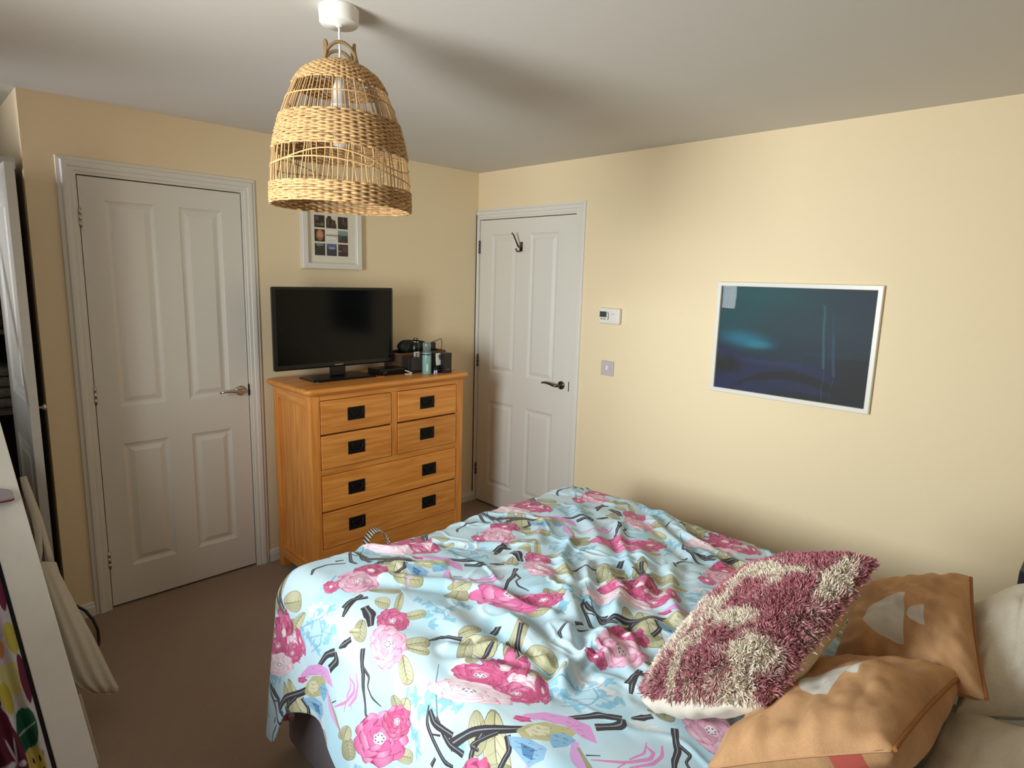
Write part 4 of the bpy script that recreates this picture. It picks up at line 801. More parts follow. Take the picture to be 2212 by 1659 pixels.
PEONIES = [(0.3198, -0.1576, 0.366, -0.303, -0.427, -0.667, 82, 62, 1, 1), (0.2613, -0.2207, 0.275, -0.424, -0.336, -0.455, 100, 112, 0, 2), (0.0562, -0.3007, 0.427, -0.697, -0.427, -0.091, 135, 140, 2, 3), (0.1318, -0.3565, 0.397, -0.667, -0.397, -0.061, 70, 90, 1, 4), (0.4224, 0.1091, 0.427, -0.333, -0.641, -1.0, 95, 34, 1, 5), (0.3516, 0.0727, 0.397, -0.333, -0.549, -0.879, 115, 56, 0, 6), (0.2808, 0.1018, 0.336, -0.455, -0.427, -0.758, 42, 32, 1, 7), (0.6739, 0.2328, 0.458, -0.424, -1.251, -1.697, 95, 28, 1, 8), (0.6519, 0.1673, 0.458, -0.394, -1.099, -1.485, 80, 20, 3, 9), (0.6934, 0.1285, 0.458, -0.394, -1.068, -1.364, 26, 24, 1, 10), (0.0244, 0.2522, 0.549, -1.243, -0.519, -0.121, 52, 48, 1, 11), (0.0464, 0.1503, 0.458, -1.031, -0.519, -0.091, 45, 55, 1, 12), (-0.0269, 0.2328, 0.824, -1.758, -0.519, -0.121, 50, 60, 3, 13)]
LEAVES = [(0.376, -0.177, 0.366, -0.303, -0.488, -0.667, 70, 20, -0.1), (0.3833, -0.0994, 0.397, -0.303, -0.519, -0.727, 22, 52, 0.25), (0.3076, -0.2764, 0.336, -0.303, -0.397, -0.546, 85, 34, -0.1), (0.2442, -0.3201, 0.244, -0.424, -0.305, -0.333, 38, 85, -0.25), (0.3443, -0.0727, 0.397, -0.303, -0.458, -0.697, 42, 30, 0.3), (0.3003, -0.3031, 0.336, -0.303, -0.397, -0.546, 60, 20, 0.25), (0.1636, -0.3734, 0.305, -0.576, -0.336, -0.152, 42, 85, 0.2), (0.1709, -0.3443, 0.305, -0.576, -0.305, -0.182, 30, 50, -0.3), (0.0635, -0.3904, 0.397, -0.637, -0.397, -0.061, 55, 42, 0.2), (-0.0488, -0.1746, 0.519, -0.788, -0.458, -0.061, 36, 66, -0.2), (-0.0195, -0.1552, 0.488, -0.788, -0.458, -0.091, 34, 40, 0.3), (0.1074, 0.2037, 0.427, -1.091, -0.488, -0.121, 60, 34, -0.2), (0.1416, 0.1431, 0.397, -0.97, -0.488, -0.121, 26, 62, 0.5), (0.0537, 0.3055, 0.336, -0.697, -0.58, 0.0, 20, 52, -0.3), (0.1294, 0.2352, 0.427, -1.122, -0.519, -0.091, 18, 40, 0.2), (0.503, 0.0921, 0.427, -0.364, -0.732, -1.061, 48, 72, 0.4), (0.4737, -0.017, 0.427, -0.333, -0.61, -0.879, 80, 22, 0.1), (0.503, 0.1528, 0.427, -0.364, -0.824, -1.273, 44, 26, -0.4), (0.7838, 0.3055, 0.885, 0.182, -0.732, -0.849, 66, 36, -0.1), (0.7789, 0.211, 0.427, -0.485, -1.282, -1.637, 60, 16, 0.1), (0.7398, 0.3055, 0.732, 0.0, -0.183, 0.0, 40, 20, -0.3), (0.4273, -0.388, 0.336, -0.303, -0.488, -0.546, 110, 46, 0.15), (0.4468, -0.3322, 0.366, -0.303, -0.488, -0.576, 64, 28, -0.2), (0.3931, -0.3783, 0.336, -0.303, -0.488, -0.546, 40, 60, 0.4), (0.4566, -0.3904, 0.336, -0.303, -0.519, -0.546, 60, 22, -0.3), (0.3833, -0.0267, 0.397, -0.303, -0.519, -0.788, 90, 16, 0.05), (0.2442, -0.114, 0.275, -0.485, -0.336, -0.455, 36, 60, 0.2), (0.232, -0.1043, 0.305, -0.546, -0.305, -0.424, 30, 22, 0), (-0.127, 0.0606, 0.58, -0.97, -0.458, -0.121, 34, 30, 0.2), (-0.1587, 0.1067, 0.549, -0.97, -0.488, -0.091, 30, 26, -0.2)]
PALE = [(0.3247, -0.4389, 0.336, -0.273, -0.427, -0.485, 80, 60), (0.2075, 0.0655, 0.305, -0.667, -0.366, -0.394, 70, 46), (0.2027, 0.0097, 0.305, -0.667, -0.336, -0.364, 40, 30), (0.1734, -0.1091, 0.336, -0.697, -0.336, -0.212, 50, 20), (0.3614, -0.4219, 0.305, -0.303, -0.458, -0.515, 60, 30)]
STROKES = [([(0.2979, -0.0533), (0.2906, -0.0946), (0.2686, -0.1309)], [0.0245, 0.0318, 0.0159], 'd'), ([(0.2149, -0.16), (0.1856, -0.1794), (0.1636, -0.1988), (0.1318, -0.2085), (0.1001, -0.2279), (0.0781, -0.2352), (0.0806, -0.2667)], [0.0166, 0.014, 0.0166, 0.0128, 0.0089, 0.0089, 0.0038], 'd'), ([(0.1782, -0.1916), (0.1709, -0.2231), (0.1465, -0.2255), (0.1318, -0.2498), (0.1343, -0.2934)], [0.0085, 0.0085, 0.006, 0.006, 0.0024], 'd'), ([(0.0708, 0.017), (0.1245, -0.0218), (0.1563, -0.0655)], [0.0117, 0.019, 0.019], 'd'), ([(0.1563, -0.0655), (0.1367, -0.0776), (0.0928, -0.0412)], [0.0139, 0.0236, 0.0208], 'd'), ([(0.1734, -0.0776), (0.1929, -0.0946), (0.2124, -0.1067)], [0.0057, 0.0194, 0.0148], 'd'), ([(-0.1465, 0.1916), (-0.0928, 0.1528), (-0.0391, 0.0776), (-0.0073, 0.0485)], [0.0246, 0.0213, 0.0197, 0.0115], 'd'), ([(-0.0855, 0.1285), (-0.1221, 0.1309), (-0.1611, 0.1212)], [0.0167, 0.0134, 0.01], 'd'), ([(-0.0635, 0.0994), (-0.1172, 0.1406), (-0.1148, 0.1164)], [0.0099, 0.0116, 0.0066], 'd'), ([(-0.0562, 0.0776), (-0.0781, 0.0509), (-0.1172, 0.0509)], [0.0143, 0.0127, 0.0127], 'd'), ([(0.4883, 0.3055), (0.4517, 0.2861), (0.4102, 0.2085), (0.4151, 0.1794)], [0.0042, 0.0094, 0.0125, 0.0084], 'd'), ([(0.3931, 0.211), (0.3467, 0.2449), (0.2954, 0.2376), (0.2759, 0.211)], [0.006, 0.0096, 0.0108, 0.0072], 'd'), ([(0.1734, 0.3128), (0.1563, 0.2667), (0.1343, 0.2352)], [0.0063, 0.0126, 0.0126], 'd'), ([(0.1221, 0.308), (0.0977, 0.308), (0.0806, 0.308)], [0.0092, 0.0115, 0.0081], 'd'), ([(0.2393, -0.0315), (0.2759, -0.0121), (0.3223, -0.0024)], [0.0086, 0.0185, 0.0123], 'd'), ([(0.21, -0.4753), (0.1953, -0.502), (0.1807, -0.5408), (0.1831, -0.5844)], [0.0061, 0.0096, 0.0148, 0.0131], 'd'), ([(0.1734, -0.4826), (0.1831, -0.5068)], [0.0035, 0.0044], 'd'), ([(0.1074, -0.4971), (0.1318, -0.5068)], [0.0104, 0.0073], 'd'), ([(0.3418, -0.291), (0.3784, -0.291), (0.398, -0.3031), (0.4151, -0.3371)], [0.0048, 0.0097, 0.0085, 0.0121], 'd'), ([(0.5274, -0.3589), (0.4908, -0.3734)], [0.0188, 0.0188], 'd'), ([(0.5542, -0.4195), (0.503, -0.4535), (0.4761, -0.4995)], [0.0137, 0.0125, 0.0087], 'd'), ([(1.0767, 0.308), (1.0597, 0.2789), (1.0645, 0.2182)], [0.0121, 0.0169, 0.0145], 'd'), ([(0.8521, 0.0024), (0.8839, 0.0097), (0.9229, -0.0121)], [0.0171, 0.0149, 0.0107], 'd'), ([(0.1343, 0.1212), (0.1734, 0.0727), (0.2051, 0.0339), (0.2442, 0.0339)], [0.0032, 0.0038, 0.0032, 0.0019], 'b'), ([(0.1953, 0.0436), (0.1758, 0.0121), (0.1416, 0.0097), (0.0928, 0.0558)], [0.0037, 0.0052, 0.0045, 0.003], 'b'), ([(0.1734, 0.0194), (0.188, -0.0339)], [0.0024, 0.0018], 'b'), ([(0.1685, 0.0073), (0.1245, 0.0776)], [0.003, 0.0023], 'b'), ([(0.3101, -0.3734), (0.2686, -0.4147), (0.2368, -0.451), (0.21, -0.4777)], [0.0018, 0.0028, 0.0037, 0.0046], 'g'), ([(0.2393, -0.4486), (0.2075, -0.4438)], [0.0023, 0.0014], 'b'), ([(0.232, -0.4583), (0.2661, -0.468)], [0.0023, 0.0014], 'b'), ([(0.2173, -0.4753), (0.2515, -0.4923)], [0.0022, 0.0013], 'b'), ([(0.1099, -0.4389), (0.1367, -0.4268), (0.1611, -0.4389)], [0.0028, 0.0033, 0.0022], 'b'), ([(0.4273, -0.2522), (0.4444, -0.2231), (0.437, -0.16)], [0.0033, 0.0033, 0.002], 'b'), ([(0.4444, -0.2231), (0.503, -0.2134), (0.5396, -0.2328)], [0.0036, 0.0036, 0.0022], 'b'), ([(0.8594, 0.114), (0.9205, 0.1625)], [0.0054, 0.0054], 'b'), ([(0.127, -0.1431), (0.1221, -0.1673), (0.1025, -0.1722), (0.0586, -0.1431), (0.0146, -0.0897)], [0.0027, 0.0081, 0.0094, 0.0081, 0.0034], 'p'), ([(0.1538, -0.1673), (0.127, -0.1843), (0.0928, -0.1819), (0.0537, -0.1552)], [0.0027, 0.0081, 0.0094, 0.004], 'p'), ([(0.1367, -0.1406), (0.1074, -0.1552), (0.0708, -0.1431)], [0.0021, 0.0063, 0.0042], 'p'), ([(0.0562, -0.1431), (0.0293, -0.1382)], [0.0055, 0.002], 'p'), ([(0.0684, -0.1649), (0.0537, -0.1722)], [0.0046, 0.002], 'p'), ([(-0.0269, 0.0), (-0.083, -0.0024), (-0.1196, -0.0267), (-0.1465, -0.0558)], [0.0105, 0.012, 0.0105, 0.003], 'm'), ([(0.0293, -0.0364), (-0.0049, -0.0655), (-0.0195, -0.1164), (-0.0269, -0.1358)], [0.0141, 0.0241, 0.0156, 0.0042], 'k'), ([(0.022, -0.0509), (-0.0049, -0.1043), (-0.0415, -0.1431)], [0.0058, 0.0117, 0.0044], 'o'), ([(0.0171, -0.0752), (0.0366, -0.097)], [0.0035, 0.0021], 'd')]
SPRIGS = [(0.1294, 0.1115), (0.1318, 0.08), (0.1221, 0.0485), (0.188, 0.0073), (0.1734, -0.0242), (0.1953, -0.0267), (0.1148, 0.0242), (0.1758, 0.0776), (0.2149, 0.063), (0.232, 0.0267), (0.105, 0.0946), (0.1636, -0.0218), (0.21, -0.4341), (0.2124, -0.4535), (0.2515, -0.485), (0.2515, -0.502), (0.2393, -0.4801), (0.2149, -0.3856), (0.2051, -0.4025), (0.2368, -0.4292), (0.2661, -0.4438), (0.2661, -0.4874), (0.2051, -0.4316), (0.1318, -0.4316), (0.1123, -0.4438), (0.1441, -0.4171), (0.2002, -0.5577), (0.1953, -0.5698), (0.4395, -0.1649), (0.4297, -0.211), (0.4688, -0.2231), (0.5152, -0.2134), (0.5298, -0.2352), (0.4297, -0.2643), (0.3907, -0.2425), (0.4273, -0.1309), (0.4053, -0.2013)]
BIRD = [([(0.0122, 0.0897), (0.0488, 0.063), (0.0781, 0.0145), (0.0879, -0.0315), (0.0732, -0.0533), (0.0586, -0.0727), (0.0488, -0.0388), (0.0513, 0.0024), (0.0269, 0.0485), (-0.0049, 0.0921)], (216, 150, 208)), ([(-0.0049, 0.1018), (0.0098, 0.0752), (0.0049, 0.063), (-0.0122, 0.08), (-0.0171, 0.0994)], (204, 84, 140)), ([(-0.0073, 0.0655), (0.0269, 0.0436), (0.0513, -0.0024), (0.0488, -0.0242), (0.0195, -0.0242), (-0.0122, 0.0048), (-0.0415, 0.0461), (-0.0366, 0.0703)], (182, 176, 128)), ([(0.0049, 0.0533), (0.022, 0.0267), (0.0049, 0.0121), (-0.0269, 0.0388), (-0.022, 0.0582)], (214, 208, 180)), ([(0.0122, 0.0121), (0.0342, -0.0121), (0.0342, -0.0364), (0.0073, -0.0339), (-0.0171, -0.017), (-0.0073, 0.0024)], (128, 176, 210)), ([(-0.0562, 0.0752), (-0.0317, 0.0339), (-0.0269, -0.0097), (-0.0513, -0.0218), (-0.0806, -0.0048), (-0.0732, 0.0291), (-0.0684, 0.0582)], (140, 182, 216)), ([(-0.0513, 0.0436), (-0.0439, 0.0097), (-0.0659, -0.0024), (-0.0684, 0.0218)], (84, 130, 176))]
ANCHOR = (-2.3444, -1.7863)
PW, PH = 1190, 1490; LA = np.array((0.595, 0.012)); LB = np.array((-0.27, -0.745)); LI = np.linalg.inv(np.stack([LA, LB], 1))
def lattice(s, t):
    return LI[0, 0]*(s-ANCHOR[0])+LI[0, 1]*(t-ANCHOR[1]), LI[1, 0]*(s-ANCHOR[0])+LI[1, 1]*(t-ANCHOR[1])
TILE = np.ones((PH, PW, 3))*np.array((190, 216, 230))/255
_v, _u = np.mgrid[0:PH, 0:PW]
for seed_, amp_, c_ in ((201, 0.9, (176, 212, 228)), (205, 0.6, (204, 224, 232))):
    TILE = mixc(TILE, amp_*smoothstep(0.0, 0.35, sum(np.sin(2*PI*(k1*_u/PW+k2*_v/PH)+p_)*w_ for k1, k2, p_, w_ in ((1, 2, seed_, 0.3), (2, -1, 1.3*seed_, 0.25), (3, 2, 2.1*seed_, 0.15), (-2, 4, 0.7*seed_, 0.12), (4, 5, seed_*.3, 0.08)))), c_)
def fill(pts, col, al=1.0, shade=None):
    p = np.asarray(pts); q = (LI @ p.T).T*np.array((PW, PH)); x0, y0 = np.floor(q.min(0)).astype(int); x1, y1 = np.ceil(q.max(0)).astype(int)
    if x1-x0 < 1: x1 = x0+1
    if y1-y0 < 1: y1 = y0+1
    gx, gy = np.meshgrid(np.arange(x0, x1+1), np.arange(y0, y1+1)); ins = np.zeros(gx.shape, bool); n_ = len(q)
    for i in range(n_):
        ax, ay = q[i]; bx_, by_ = q[(i+1) % n_]
        if ay == by_: continue
        ins ^= ((gy+0.5 < ay) != (gy+0.5 < by_)) & (gx+0.5 < (bx_-ax)*(gy+0.5-ay)/(by_-ay)+ax)
    yy, xx = gy[ins] % PH, gx[ins] % PW; c = np.array(col)/255.0
    if shade is not None:     # radial blend to a second colour around the centroid
        cen = q.mean(0); d = np.hypot(gx[ins]-cen[0], gy[ins]-cen[1])/(0.5*np.hypot(*(q.max(0)-q.min(0)))); w = np.clip(d*1.15, 0, 1)[:, None]**1.3; c = c*w+np.array(shade)/255.0*(1-w)
    TILE[yy, xx] = TILE[yy, xx]*(1-al)+c*al
def loc(m, X, Y): jx = np.array(m[2:4])/1000; jy = np.array(m[4:6])/1000; return np.array(m[:2])+np.outer(X, jx)+np.outer(Y, jy)
def ell(m, cx, cy, rx, ry, rot=0.0, wob=0.0, n_=16, ph_=0.0):
    t_ = np.arange(n_)/n_*2*PI; k_ = 1+wob*np.sin(3*t_+ph_)+0.6*wob*np.sin(5*t_+2*ph_); X = rx*k_*np.cos(t_); Y = ry*k_*np.sin(t_); return loc(m, cx+X*math.cos(rot)-Y*math.sin(rot), cy+X*math.sin(rot)+Y*math.cos(rot))
def stroke(pts, ws, col, al=1.0):
    p = np.array(pts, float); w = np.array(ws, float)
    k = np.linspace(0, len(p)-1, 6*len(p)); i_ = np.arange(len(p)); p = np.stack([np.interp(k, i_, p[:, 0]), np.interp(k, i_, p[:, 1])], 1); w = np.interp(k, i_, w)
    for _ in range(2): p[1:-1] = (p[:-2]+2*p[1:-1]+p[2:])/4
    w = w*(1+0.25*vnoise(k*3.1, k*0+p[0, 0]*50, 7)); d = np.gradient(p, axis=0); nn = np.stack([-d[:, 1], d[:, 0]], 1)/(np.hypot(d[:, 0], d[:, 1])[:, None]+1e-9)
    fill(np.vstack([p+nn*w[:, None]/2, (p-nn*w[:, None]/2)[::-1]]), col, al)
rp = np.random.default_rng(12)
for m in PALE:
    for k in range(9):
        a_ = k*0.7; fill(ell(m, 0.5*m[6]*math.cos(a_), 0.5*m[7]*math.sin(a_), 0.5*m[6], 0.35*m[7], a_, 0.15, ph_=k), ((232, 222, 222), (222, 214, 210), (238, 230, 234))[k % 3], 0.55)
    for k in range(5): stroke([loc(m, [0], [0])[0], loc(m, [0.8*m[6]*math.cos(k*1.3)], [0.8*m[7]*math.sin(k*1.3)])[0]], [0.002, 0.001], (196, 182, 176), 0.5)
for p in SPRIGS:
    for k in range(4):
        a_ = rp.random()*2*PI; r_ = 0.010+0.006*rp.random(); c = np.array(p)+0.007*rp.normal(size=2); t_ = np.arange(10)/10*2*PI; e = np.stack([r_*np.cos(t_), 0.4*r_*np.sin(t_)], 1) @ np.array(((math.cos(a_), math.sin(a_)), (-math.sin(a_), math.cos(a_)))); fill(c+e, (132, 186, 212), 0.75)
for P_, w_, c in STROKES:
    if c in 'bg': stroke(P_, w_, (120, 172, 200) if c == 'b' else (92, 124, 146), 0.9)
for m in LEAVES:
    rx, ry, rot = m[6:9]; lg = max(rx, ry); sh = min(rx, ry); ro = rot if rx >= ry else rot+PI/2
    tt_ = np.linspace(0, PI, 11); up = np.stack([-lg*np.cos(tt_), sh*np.sin(tt_)**0.8*(1-0.25*np.cos(tt_))], 1); o_ = np.vstack([up, (up*np.array((1, -1)))[::-1]]); cr, sr = math.cos(ro), math.sin(ro)
    tr = lambda q: loc(m, q[:, 0]*cr-q[:, 1]*sr, q[:, 0]*sr+q[:, 1]*cr)
    dk = rp.random()
    fill(tr(o_*1.06), (116, 110, 80), 0.8); fill(tr(o_), np.array((194, 188, 150))*(1-0.25*dk), 0.95, shade=np.array((216, 212, 182))*(1-0.15*dk)); fill(tr(up*np.array((1, 0.9))), (150, 146, 104), 0.35)
    jl = (np.hypot(m[2], m[3])+np.hypot(m[4], m[5]))/2000
    stroke(tr(np.array(((-lg, 0), (0, 0.04*lg), (lg*0.9, 0)))), [0.0022, 0.0018, 0.0008], (92, 86, 56), 0.8)
    for k in range(-2, 3):
        for sg in (-1, 1): stroke(tr(np.array(((k*lg*0.32, 0), (k*lg*0.32+0.16*lg, sg*sh*0.35), (k*lg*0.32+0.26*lg, sg*sh*0.72)))), [0.0014, 0.0011, 0.0006], (112, 106, 70), 0.6)
for P_, w_, c in STROKES:
    if c == 'd':
        stroke(P_, w_, (52, 47, 52)); 
        if max(w_) > 0.008: p2 = np.array(P_)+0.0012; stroke(p2, np.array(w_)*0.16, (150, 160, 168), 0.8)
PAL = {0: ((232, 170, 198), (250, 234, 240), (202, 104, 146)), 1: ((200, 82, 128), (238, 164, 196), (150, 46, 88)), 2: ((218, 104, 158), (248, 204, 226), (172, 50, 106)), 3: ((240, 214, 224), (250, 242, 244), (214, 130, 162))}
for m in PEONIES:
    rx, ry, sty, sd = m[6:10]; base_, light_, deep_ = PAL[sty]; r_ = np.random.default_rng(sd)
    fill(ell(m, 0, 0, 0.95*rx, 0.95*ry, 0, 0.07, 26, sd), deep_, 0.95)
    for ring, (n_, dist, pr_) in enumerate(((9, 0.68, 0.40), (7, 0.46, 0.36), (6, 0.24, 0.28))):
        for k in range(n_):
            a_ = 2*PI*(k+0.5*(ring % 2)+0.3*r_.random())/n_; jit = 0.85+0.3*r_.random(); cx, cy = dist*rx*math.cos(a_), dist*ry*math.sin(a_); mixk = r_.random()
            fill(ell(m, cx, cy, pr_*rx*jit*1.06, pr_*ry*jit*1.06, 0.2*r_.normal(), 0.10, 16, k), deep_, 0.75)
            fill(ell(m, cx, cy, pr_*rx*jit, pr_*ry*jit, 0.2*r_.normal(), 0.10, 16, k), np.array(base_)*(1-0.12*mixk), 0.95, shade=np.array(light_)*mixk+np.array(base_)*(1-mixk))
            tip = loc(m, [cx*1.25], [cy*1.25])[0]; stroke([loc(m, [cx*0.5], [cy*0.5])[0], tip], [0.0016, 0.0008], deep_, 0.35)
    for k in range(5): a_ = k*1.26; fill(ell(m, 0.12*rx*math.cos(a_), 0.12*ry*math.sin(a_), 0.13*rx, 0.13*ry), (252, 240, 244), 0.75)
    if min(rx, ry) > 40:
        for k in range(7): a_ = k*0.9; fill(ell(m, 0.16*rx*math.cos(a_), 0.14*ry*math.sin(a_), 0.028*rx+1, 0.028*ry+1, n_=8), (70, 62, 92), 0.85)
for P_, w_, c in STROKES:
    if c in 'pmko': stroke(P_, w_, {'p': (222, 124, 186), 'm': (204, 168, 208), 'k': (216, 150, 214), 'o': (150, 146, 106)}[c], 0.85)
for P_, c in BIRD:
    fill(P_, c, 0.95); cen = np.mean(P_, 0)
    for k in range(14):
        q = cen+(np.array(P_[k % len(P_)])-cen)*(0.3+0.55*rp.random()); d_ = np.array((0.004, 0.008))*(0.6+rp.random()); stroke([q, q+d_*np.array((1, -1))], [0.0016, 0.0006], np.array(c)*0.62, 0.7)
DUV = pic('floral_cotton', TILE, 0.85, bump=0.08, sheen=0.1)
U_, V_ = lattice(S2, T_)
duvet = npmesh('duvet', P, DUV, uv=np.stack([U_, V_], -1), origin=(-1.4, -2.2, 0.6))
tag(duvet, 'rumpled pale blue duvet printed with pink peonies, branches and birds, spread over the bed', 'duvet')
md = duvet.modifiers.new('thick', 'SOLIDIFY'); md.thickness = 0.006; md.offset = -1

# ------------------------------------------------------------------ cushions and pillows
def cushion_grid(Cn, Tf, Tb, n=70, pinch=0.05, nz=0.0, seed=0, crease=0.0, pw=0.5):
    A, Bc, Cc, D = [np.array(c, float) for c in Cn]
    N = np.cross(Bc-A, D-A); N /= np.linalg.norm(N)
    if N @ (CAM-(A+Cc)/2) < 0: N = -N
    u = np.linspace(0, 1, n); U, V = np.meshgrid(u, u, indexing='ij'); a, c = 2*U-1, 2*V-1
    ea = np.sign(a)*np.abs(a)**1.0*(1-pinch*(1-c*c)**1.0); ec = np.sign(c)*np.abs(c)*(1-pinch*(1-a*a))
    Ue, Ve = (ea+1)/2, (ec+1)/2
    base = (A*(1-Ue[..., None])+Bc*Ue[..., None])*(1-Ve[..., None])+(D*(1-Ue[..., None])+Cc*Ue[..., None])*Ve[..., None]
    th_ = (np.clip(1-np.abs(a)**2.6, 0, 1)*np.clip(1-np.abs(c)**2.6, 0, 1))**pw
    wr = nz*(fbm(U*4+seed, V*4, seed, 3)+0.6*np.abs(fbm(U*7, V*3+seed, seed+5, 2)))*th_**0.5
    edge = crease*np.sin(U*38+3*np.sin(V*5+seed))*np.exp(-((1-np.abs(c))/0.16)**2)*(1-np.abs(c))*4+crease*np.sin(V*34+3*np.sin(U*5+seed))*np.exp(-((1-np.abs(a))/0.16)**2)*(1-np.abs(a))*4
    return base, N, th_, wr+edge, U, V
def cushion(name, Cn, Tf, Tb, mf, mb, label, cat, seed=0, nz=0.012, crease=0.006, pinch=0.05, piping=None, n=90, group=None):
    base, N, th_, wr, U, V = cushion_grid(Cn, Tf, Tb, n, pinch, nz, seed, crease)
    cen = base.mean((0, 1)); o = thing(name, label, cat, tuple(cen), group)
    F_ = base+N*(Tf*th_+wr)[..., None]; K_ = base-N*(Tb*th_+wr*0.6)[..., None]
    fo = npmesh('front_cover', F_, mf, o, uv=np.stack([U, V], -1)); npmesh('back_cover', K_, mb, o, uv=np.stack([U, V], -1))
    if piping:
        B().tube([tuple(p+np.array((0, 0, 0.002))) for p in base[-1, ::2]], 0.0042, 6).build('piping', piping, o)
        B().tube([tuple(p) for p in base[::2, 0]], 0.0018, 6).build('seam', mb if not isinstance(mb, bpy.types.Material) or 'moon' not in mb.name else TANM, o)
    return o, base, N, th_, wr, U, V, F_
# pale linen pillows at the head end
cushion('pillow', [(-1.363, -3.097, 0.7), (-1.202, -3.339, 0.72), (-0.679, -3.299, 0.92), (-0.979, -3.059, 0.8)], 0.07, 0.07, LINEN, LINEN, 'pale linen pillow behind the farther tan cushion, at the right edge', 'pillow', 3, 0.02, 0.004)
cushion('pillow', [(-2.00, -3.06, 0.66), (-1.95, -3.42, 0.68), (-1.25, -3.42, 0.70), (-1.30, -3.085, 0.69)], 0.055, 0.06, LINEN, LINEN, 'pale linen pillow lying flat under the nearer tan cushion, in the lower right corner', 'pillow', 5, 0.02, 0.004)
# tan cushions with pale half-moon print
TAN = (197, 151, 108); MOON = (212, 206, 198); TANM = mat('tan_cotton', TAN, 0.85, noise=0.06, nscale=220, bump=0.2, bscale=500); TANP = mat('tan_piping', (160, 104, 52), 0.8, noise=0.05)
def moon_print(name, moons, extra=()):
    n_ = 520; V, U = np.mgrid[0:n_, 0:n_]/(n_-1.0); a = np.ones((n_, n_, 3))*np.array(TAN)/255; a *= (1+0.10*(np.random.default_rng(4).random((n_, n_, 1))-0.5))*(1+0.12*fbm(U*9, V*9, 90)[..., None])
    for (uf, vc, rv, du, slant) in moons:
        ue = uf+slant*(V-vc); d = np.hypot((U-ue)/du, (V-vc)/rv); m = smoothstep(1.01, 0.99, d)*smoothstep(0.003, -0.003, U-ue); a = mixc(a, m, MOON)
    for (uc, vc, ru, rv, c) in extra: a = mixc(a, smoothstep(1.02, 0.98, np.hypot((U-uc)/ru, (V-vc)/rv)), c)
    return pic(name, a, 0.85, ext='EXTEND', bump=0.2)
cushion('cushion', [(-1.388, -2.855, 0.70), (-1.429, -3.152, 0.80), (-0.951, -3.044, 0.86), (-1.031, -2.813, 0.76)], 0.075, 0.07, moon_print('far_moon_cotton', ((0.55, 0.36, 0.215, 0.33, 0.0), (0.70, 0.38, 0.085, 0.13, 0.0))), TANM, 'tan cushion with pale half-moon print, the farther of two, propped upright against the linen pillow', 'cushion', 11, 0.022, 0.011, piping=TANP)
cushion('cushion', [(-1.922, -2.81, 0.72), (-1.843, -3.08, 0.88), (-1.371, -3.101, 0.80), (-1.47, -2.847, 0.74)], 0.075, 0.10, moon_print('near_moon_cotton', ((0.61, 0.42, 0.155, 0.24, 0.0), (0.72, 0.505, 0.065, 0.10, 0.0))), moon_print('near_back_cotton', (), ((0.75, -0.01, 0.085, 0.10, (196, 92, 82)),)), 'tan cushion with pale half-moon print, the nearer of two, in the lower right', 'cushion', 17, 0.022, 0.011, piping=TANP)
# shaggy cushion
FC = [(-1.802, -2.594, 0.70), (-1.789, -2.861, 0.82), (-1.405, -2.921, 1.00), (-1.245, -2.590, 0.80)]
BASEW = mat('cream_fleece_base', (206, 180, 168), 0.9, noise=0.1)
fl, base, N, th_, wr, U, V, F_ = cushion('shaggy_cushion', FC, 0.075, 0.08, BASEW, BEIGEBACK, 'shaggy pink and cream cushion with a beige back, leaning on the tan cushions', 'cushion', 23, 0.01, 0.004, -0.05)
NTUFT = 60000; uu = rng.random(NTUFT); vv = rng.random(NTUFT); n_ = U.shape[0]
ii = uu*(n_-1); jj = vv*(n_-1); i0 = np.minimum(ii.astype(int), n_-2); j0 = np.minimum(jj.astype(int), n_-2); fi = (ii-i0)[:, None]; fj = (jj-j0)[:, None]
P0 = (F_[i0, j0]*(1-fi)+F_[i0+1, j0]*fi)*(1-fj)+(F_[i0, j0+1]*(1-fi)+F_[i0+1, j0+1]*fi)*fj
gu = np.gradient(F_, axis=0); gv = np.gradient(F_, axis=1); NN = np.cross(gu, gv); NN /= np.linalg.norm(NN, axis=-1)[..., None]+1e-9
if (NN.mean((0, 1)) @ N) < 0: NN = -NN
tn = NN[i0, j0]; tgu = gu[i0, j0]/np.linalg.norm(gu[i0, j0], axis=1)[:, None]; tgv = gv[i0, j0]/np.linalg.norm(gv[i0, j0], axis=1)[:, None]
cl_a = fbm(uu*16, vv*20, 101, 2)*9; out = np.stack([uu-0.5, vv-0.5], -1)*1.2
dirv = tn*0.75+tgu*(0.55*np.cos(cl_a)+out[:, :1][:, 0]*0.6+0.3*(rng.random(NTUFT)-0.5))[:, None]+tgv*(0.55*np.sin(cl_a)+out[:, 1]*0.6+0.3*(rng.random(NTUFT)-0.5))[:, None]; dirv[:, 2] -= 0.18
dirv /= np.linalg.norm(dirv, axis=1)[:, None]
side = np.cross(dirv, rng.normal(size=(NTUFT, 3))); side /= np.linalg.norm(side, axis=1)[:, None]
curl = np.cross(dirv, side); Ln = (0.009+0.010*rng.random(NTUFT))[:, None]; Wd = (0.0009+0.0006*rng.random(NTUFT))[:, None]
rows_ = []
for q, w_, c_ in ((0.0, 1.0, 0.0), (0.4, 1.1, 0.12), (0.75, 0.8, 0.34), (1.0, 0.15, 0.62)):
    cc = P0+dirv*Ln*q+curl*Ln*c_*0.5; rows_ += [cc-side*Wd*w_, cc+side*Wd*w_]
Vt = np.stack(rows_, 1).reshape(-1, 3); k8 = np.arange(NTUFT)[:, None]*8
Ft = np.concatenate([k8+np.array([0, 1, 3, 2]), k8+np.array([2, 3, 5, 4]), k8+np.array([4, 5, 7, 6])], 0)
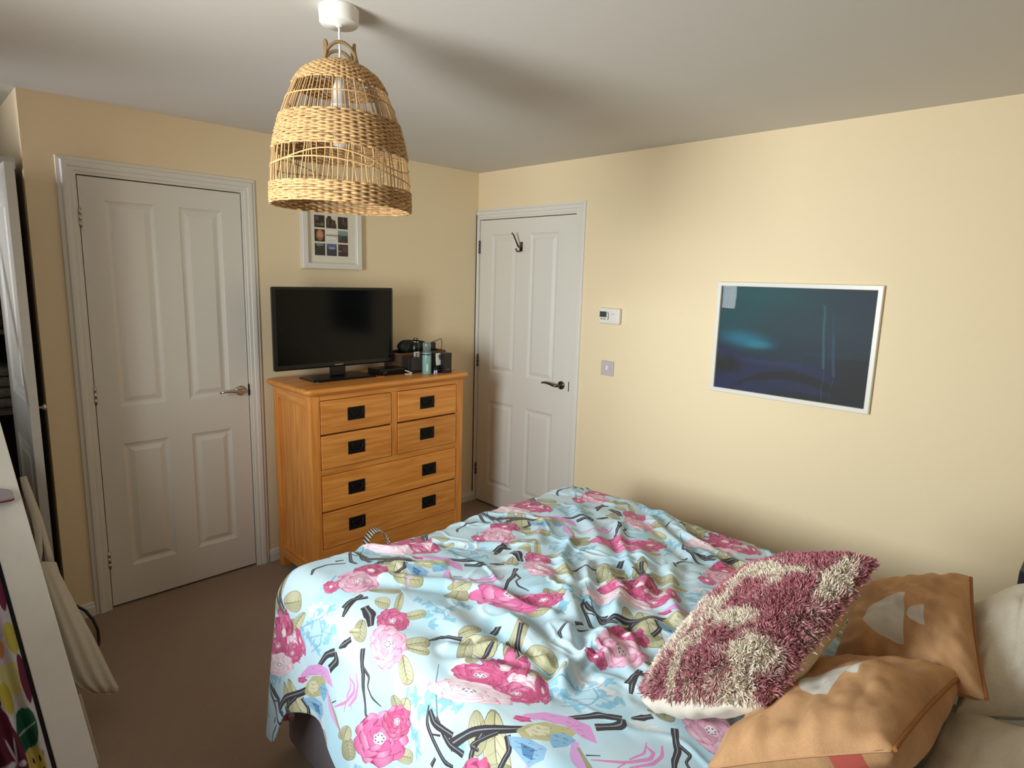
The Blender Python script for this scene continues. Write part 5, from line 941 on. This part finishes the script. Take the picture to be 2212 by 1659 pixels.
pk = fbm(uu*3.1+0.5, vv*4.2, 111, 3)+0.10*np.sin(vv*9+uu*5)+0.32*fbm(uu*17, vv*21, 131, 2)+0.16*rng.normal(size=NTUFT)*0.6
cream = smoothstep(0.08, 0.28, pk)
for (cu, cv, ru, rv) in ((0.08, 0.25, 0.05, 0.2), (0.62, 0.70, 0.18, 0.04), (0.30, 0.12, 0.05, 0.12), (0.80, 0.16, 0.14, 0.09), (0.35, 0.42, 0.05, 0.16), (0.93, 0.72, 0.05, 0.18), (0.55, 0.33, 0.16, 0.05)):
    cream = np.maximum(cream, smoothstep(1.3, 0.7, np.hypot((uu-cu)/ru, (vv-cv)/rv)+0.5*pk))
cA = np.array(lin((236, 222, 204))); cB = np.array(lin((204, 138, 144))); cC = np.array(lin((154, 78, 94)))
mixp = rng.random(NTUFT)[:, None]; colr = (cB*mixp+cC*(1-mixp))*(1-cream[:, None])+cA*(0.85+0.2*rng.random((NTUFT, 1)))*cream[:, None]
e_ = base[::3, 0]; q_ = np.linspace(0, 1, len(e_)); hb = (0.012+0.030*np.sin(PI*q_**0.8)**0.7)[:, None]; wv_ = np.stack([vnoise(q_*14+k, q_*0+k, 140+k) for k in range(4)], 1)*0.012
L_ = np.stack([e_+N*0.002, e_+hb*np.array((-0.25, 0.10, -0.35)), e_+hb*np.array((-0.20, 0.10, -0.75)), e_+hb*np.array((0.15, 0, -1.15))], 1); L_[:, 1:, 2] += wv_[:, 1:]; L_[:, 1:, 0] += 0.8*wv_[:, :3]
npmesh('white_lining', L_, mat('ivory_satin', (206, 196, 182), 0.5, noise=0.04), fl)
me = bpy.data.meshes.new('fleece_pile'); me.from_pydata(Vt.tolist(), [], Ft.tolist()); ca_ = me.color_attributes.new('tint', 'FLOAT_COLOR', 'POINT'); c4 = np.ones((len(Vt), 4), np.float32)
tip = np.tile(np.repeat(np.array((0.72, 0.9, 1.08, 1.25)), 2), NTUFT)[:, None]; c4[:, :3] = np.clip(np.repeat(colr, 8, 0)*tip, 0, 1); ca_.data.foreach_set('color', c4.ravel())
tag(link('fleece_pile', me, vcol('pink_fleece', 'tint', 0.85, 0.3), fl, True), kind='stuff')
# bedside table and navy box just inside the right edge
bs = thing('bedside_table', 'white bedside table in the gap between the bed and the right wall', 'table', (-0.22, -3.30, 0))
box('top', (-0.40, -3.50, 0.535), (-0.04, -3.095, 0.56), GLOSS, bs, 0.004); box('drawer', (-0.385, -3.112, 0.38), (-0.055, -3.102, 0.52), GLOSS, bs, 0.003); box('body', (-0.39, -3.49, 0.36), (-0.05, -3.112, 0.535), GLOSS, bs)
for x in (-0.385, -0.085):
    for y in (-3.48, -3.15): box('leg', (x, y, 0), (x+0.03, y+0.03, 0.36), GLOSS, bs, 0.003)
nb = B(); nb.box((-0.30, -3.21, 0.56), (-0.14, -3.099, 0.685), 0.004); o = nb.build('navy_box', mat('navy_card', (40, 44, 62), 0.5, noise=0.1), origin=(-0.22, -3.15, 0.56)); tag(o, 'dark navy box on the bedside table, cut off by the right edge', 'box')
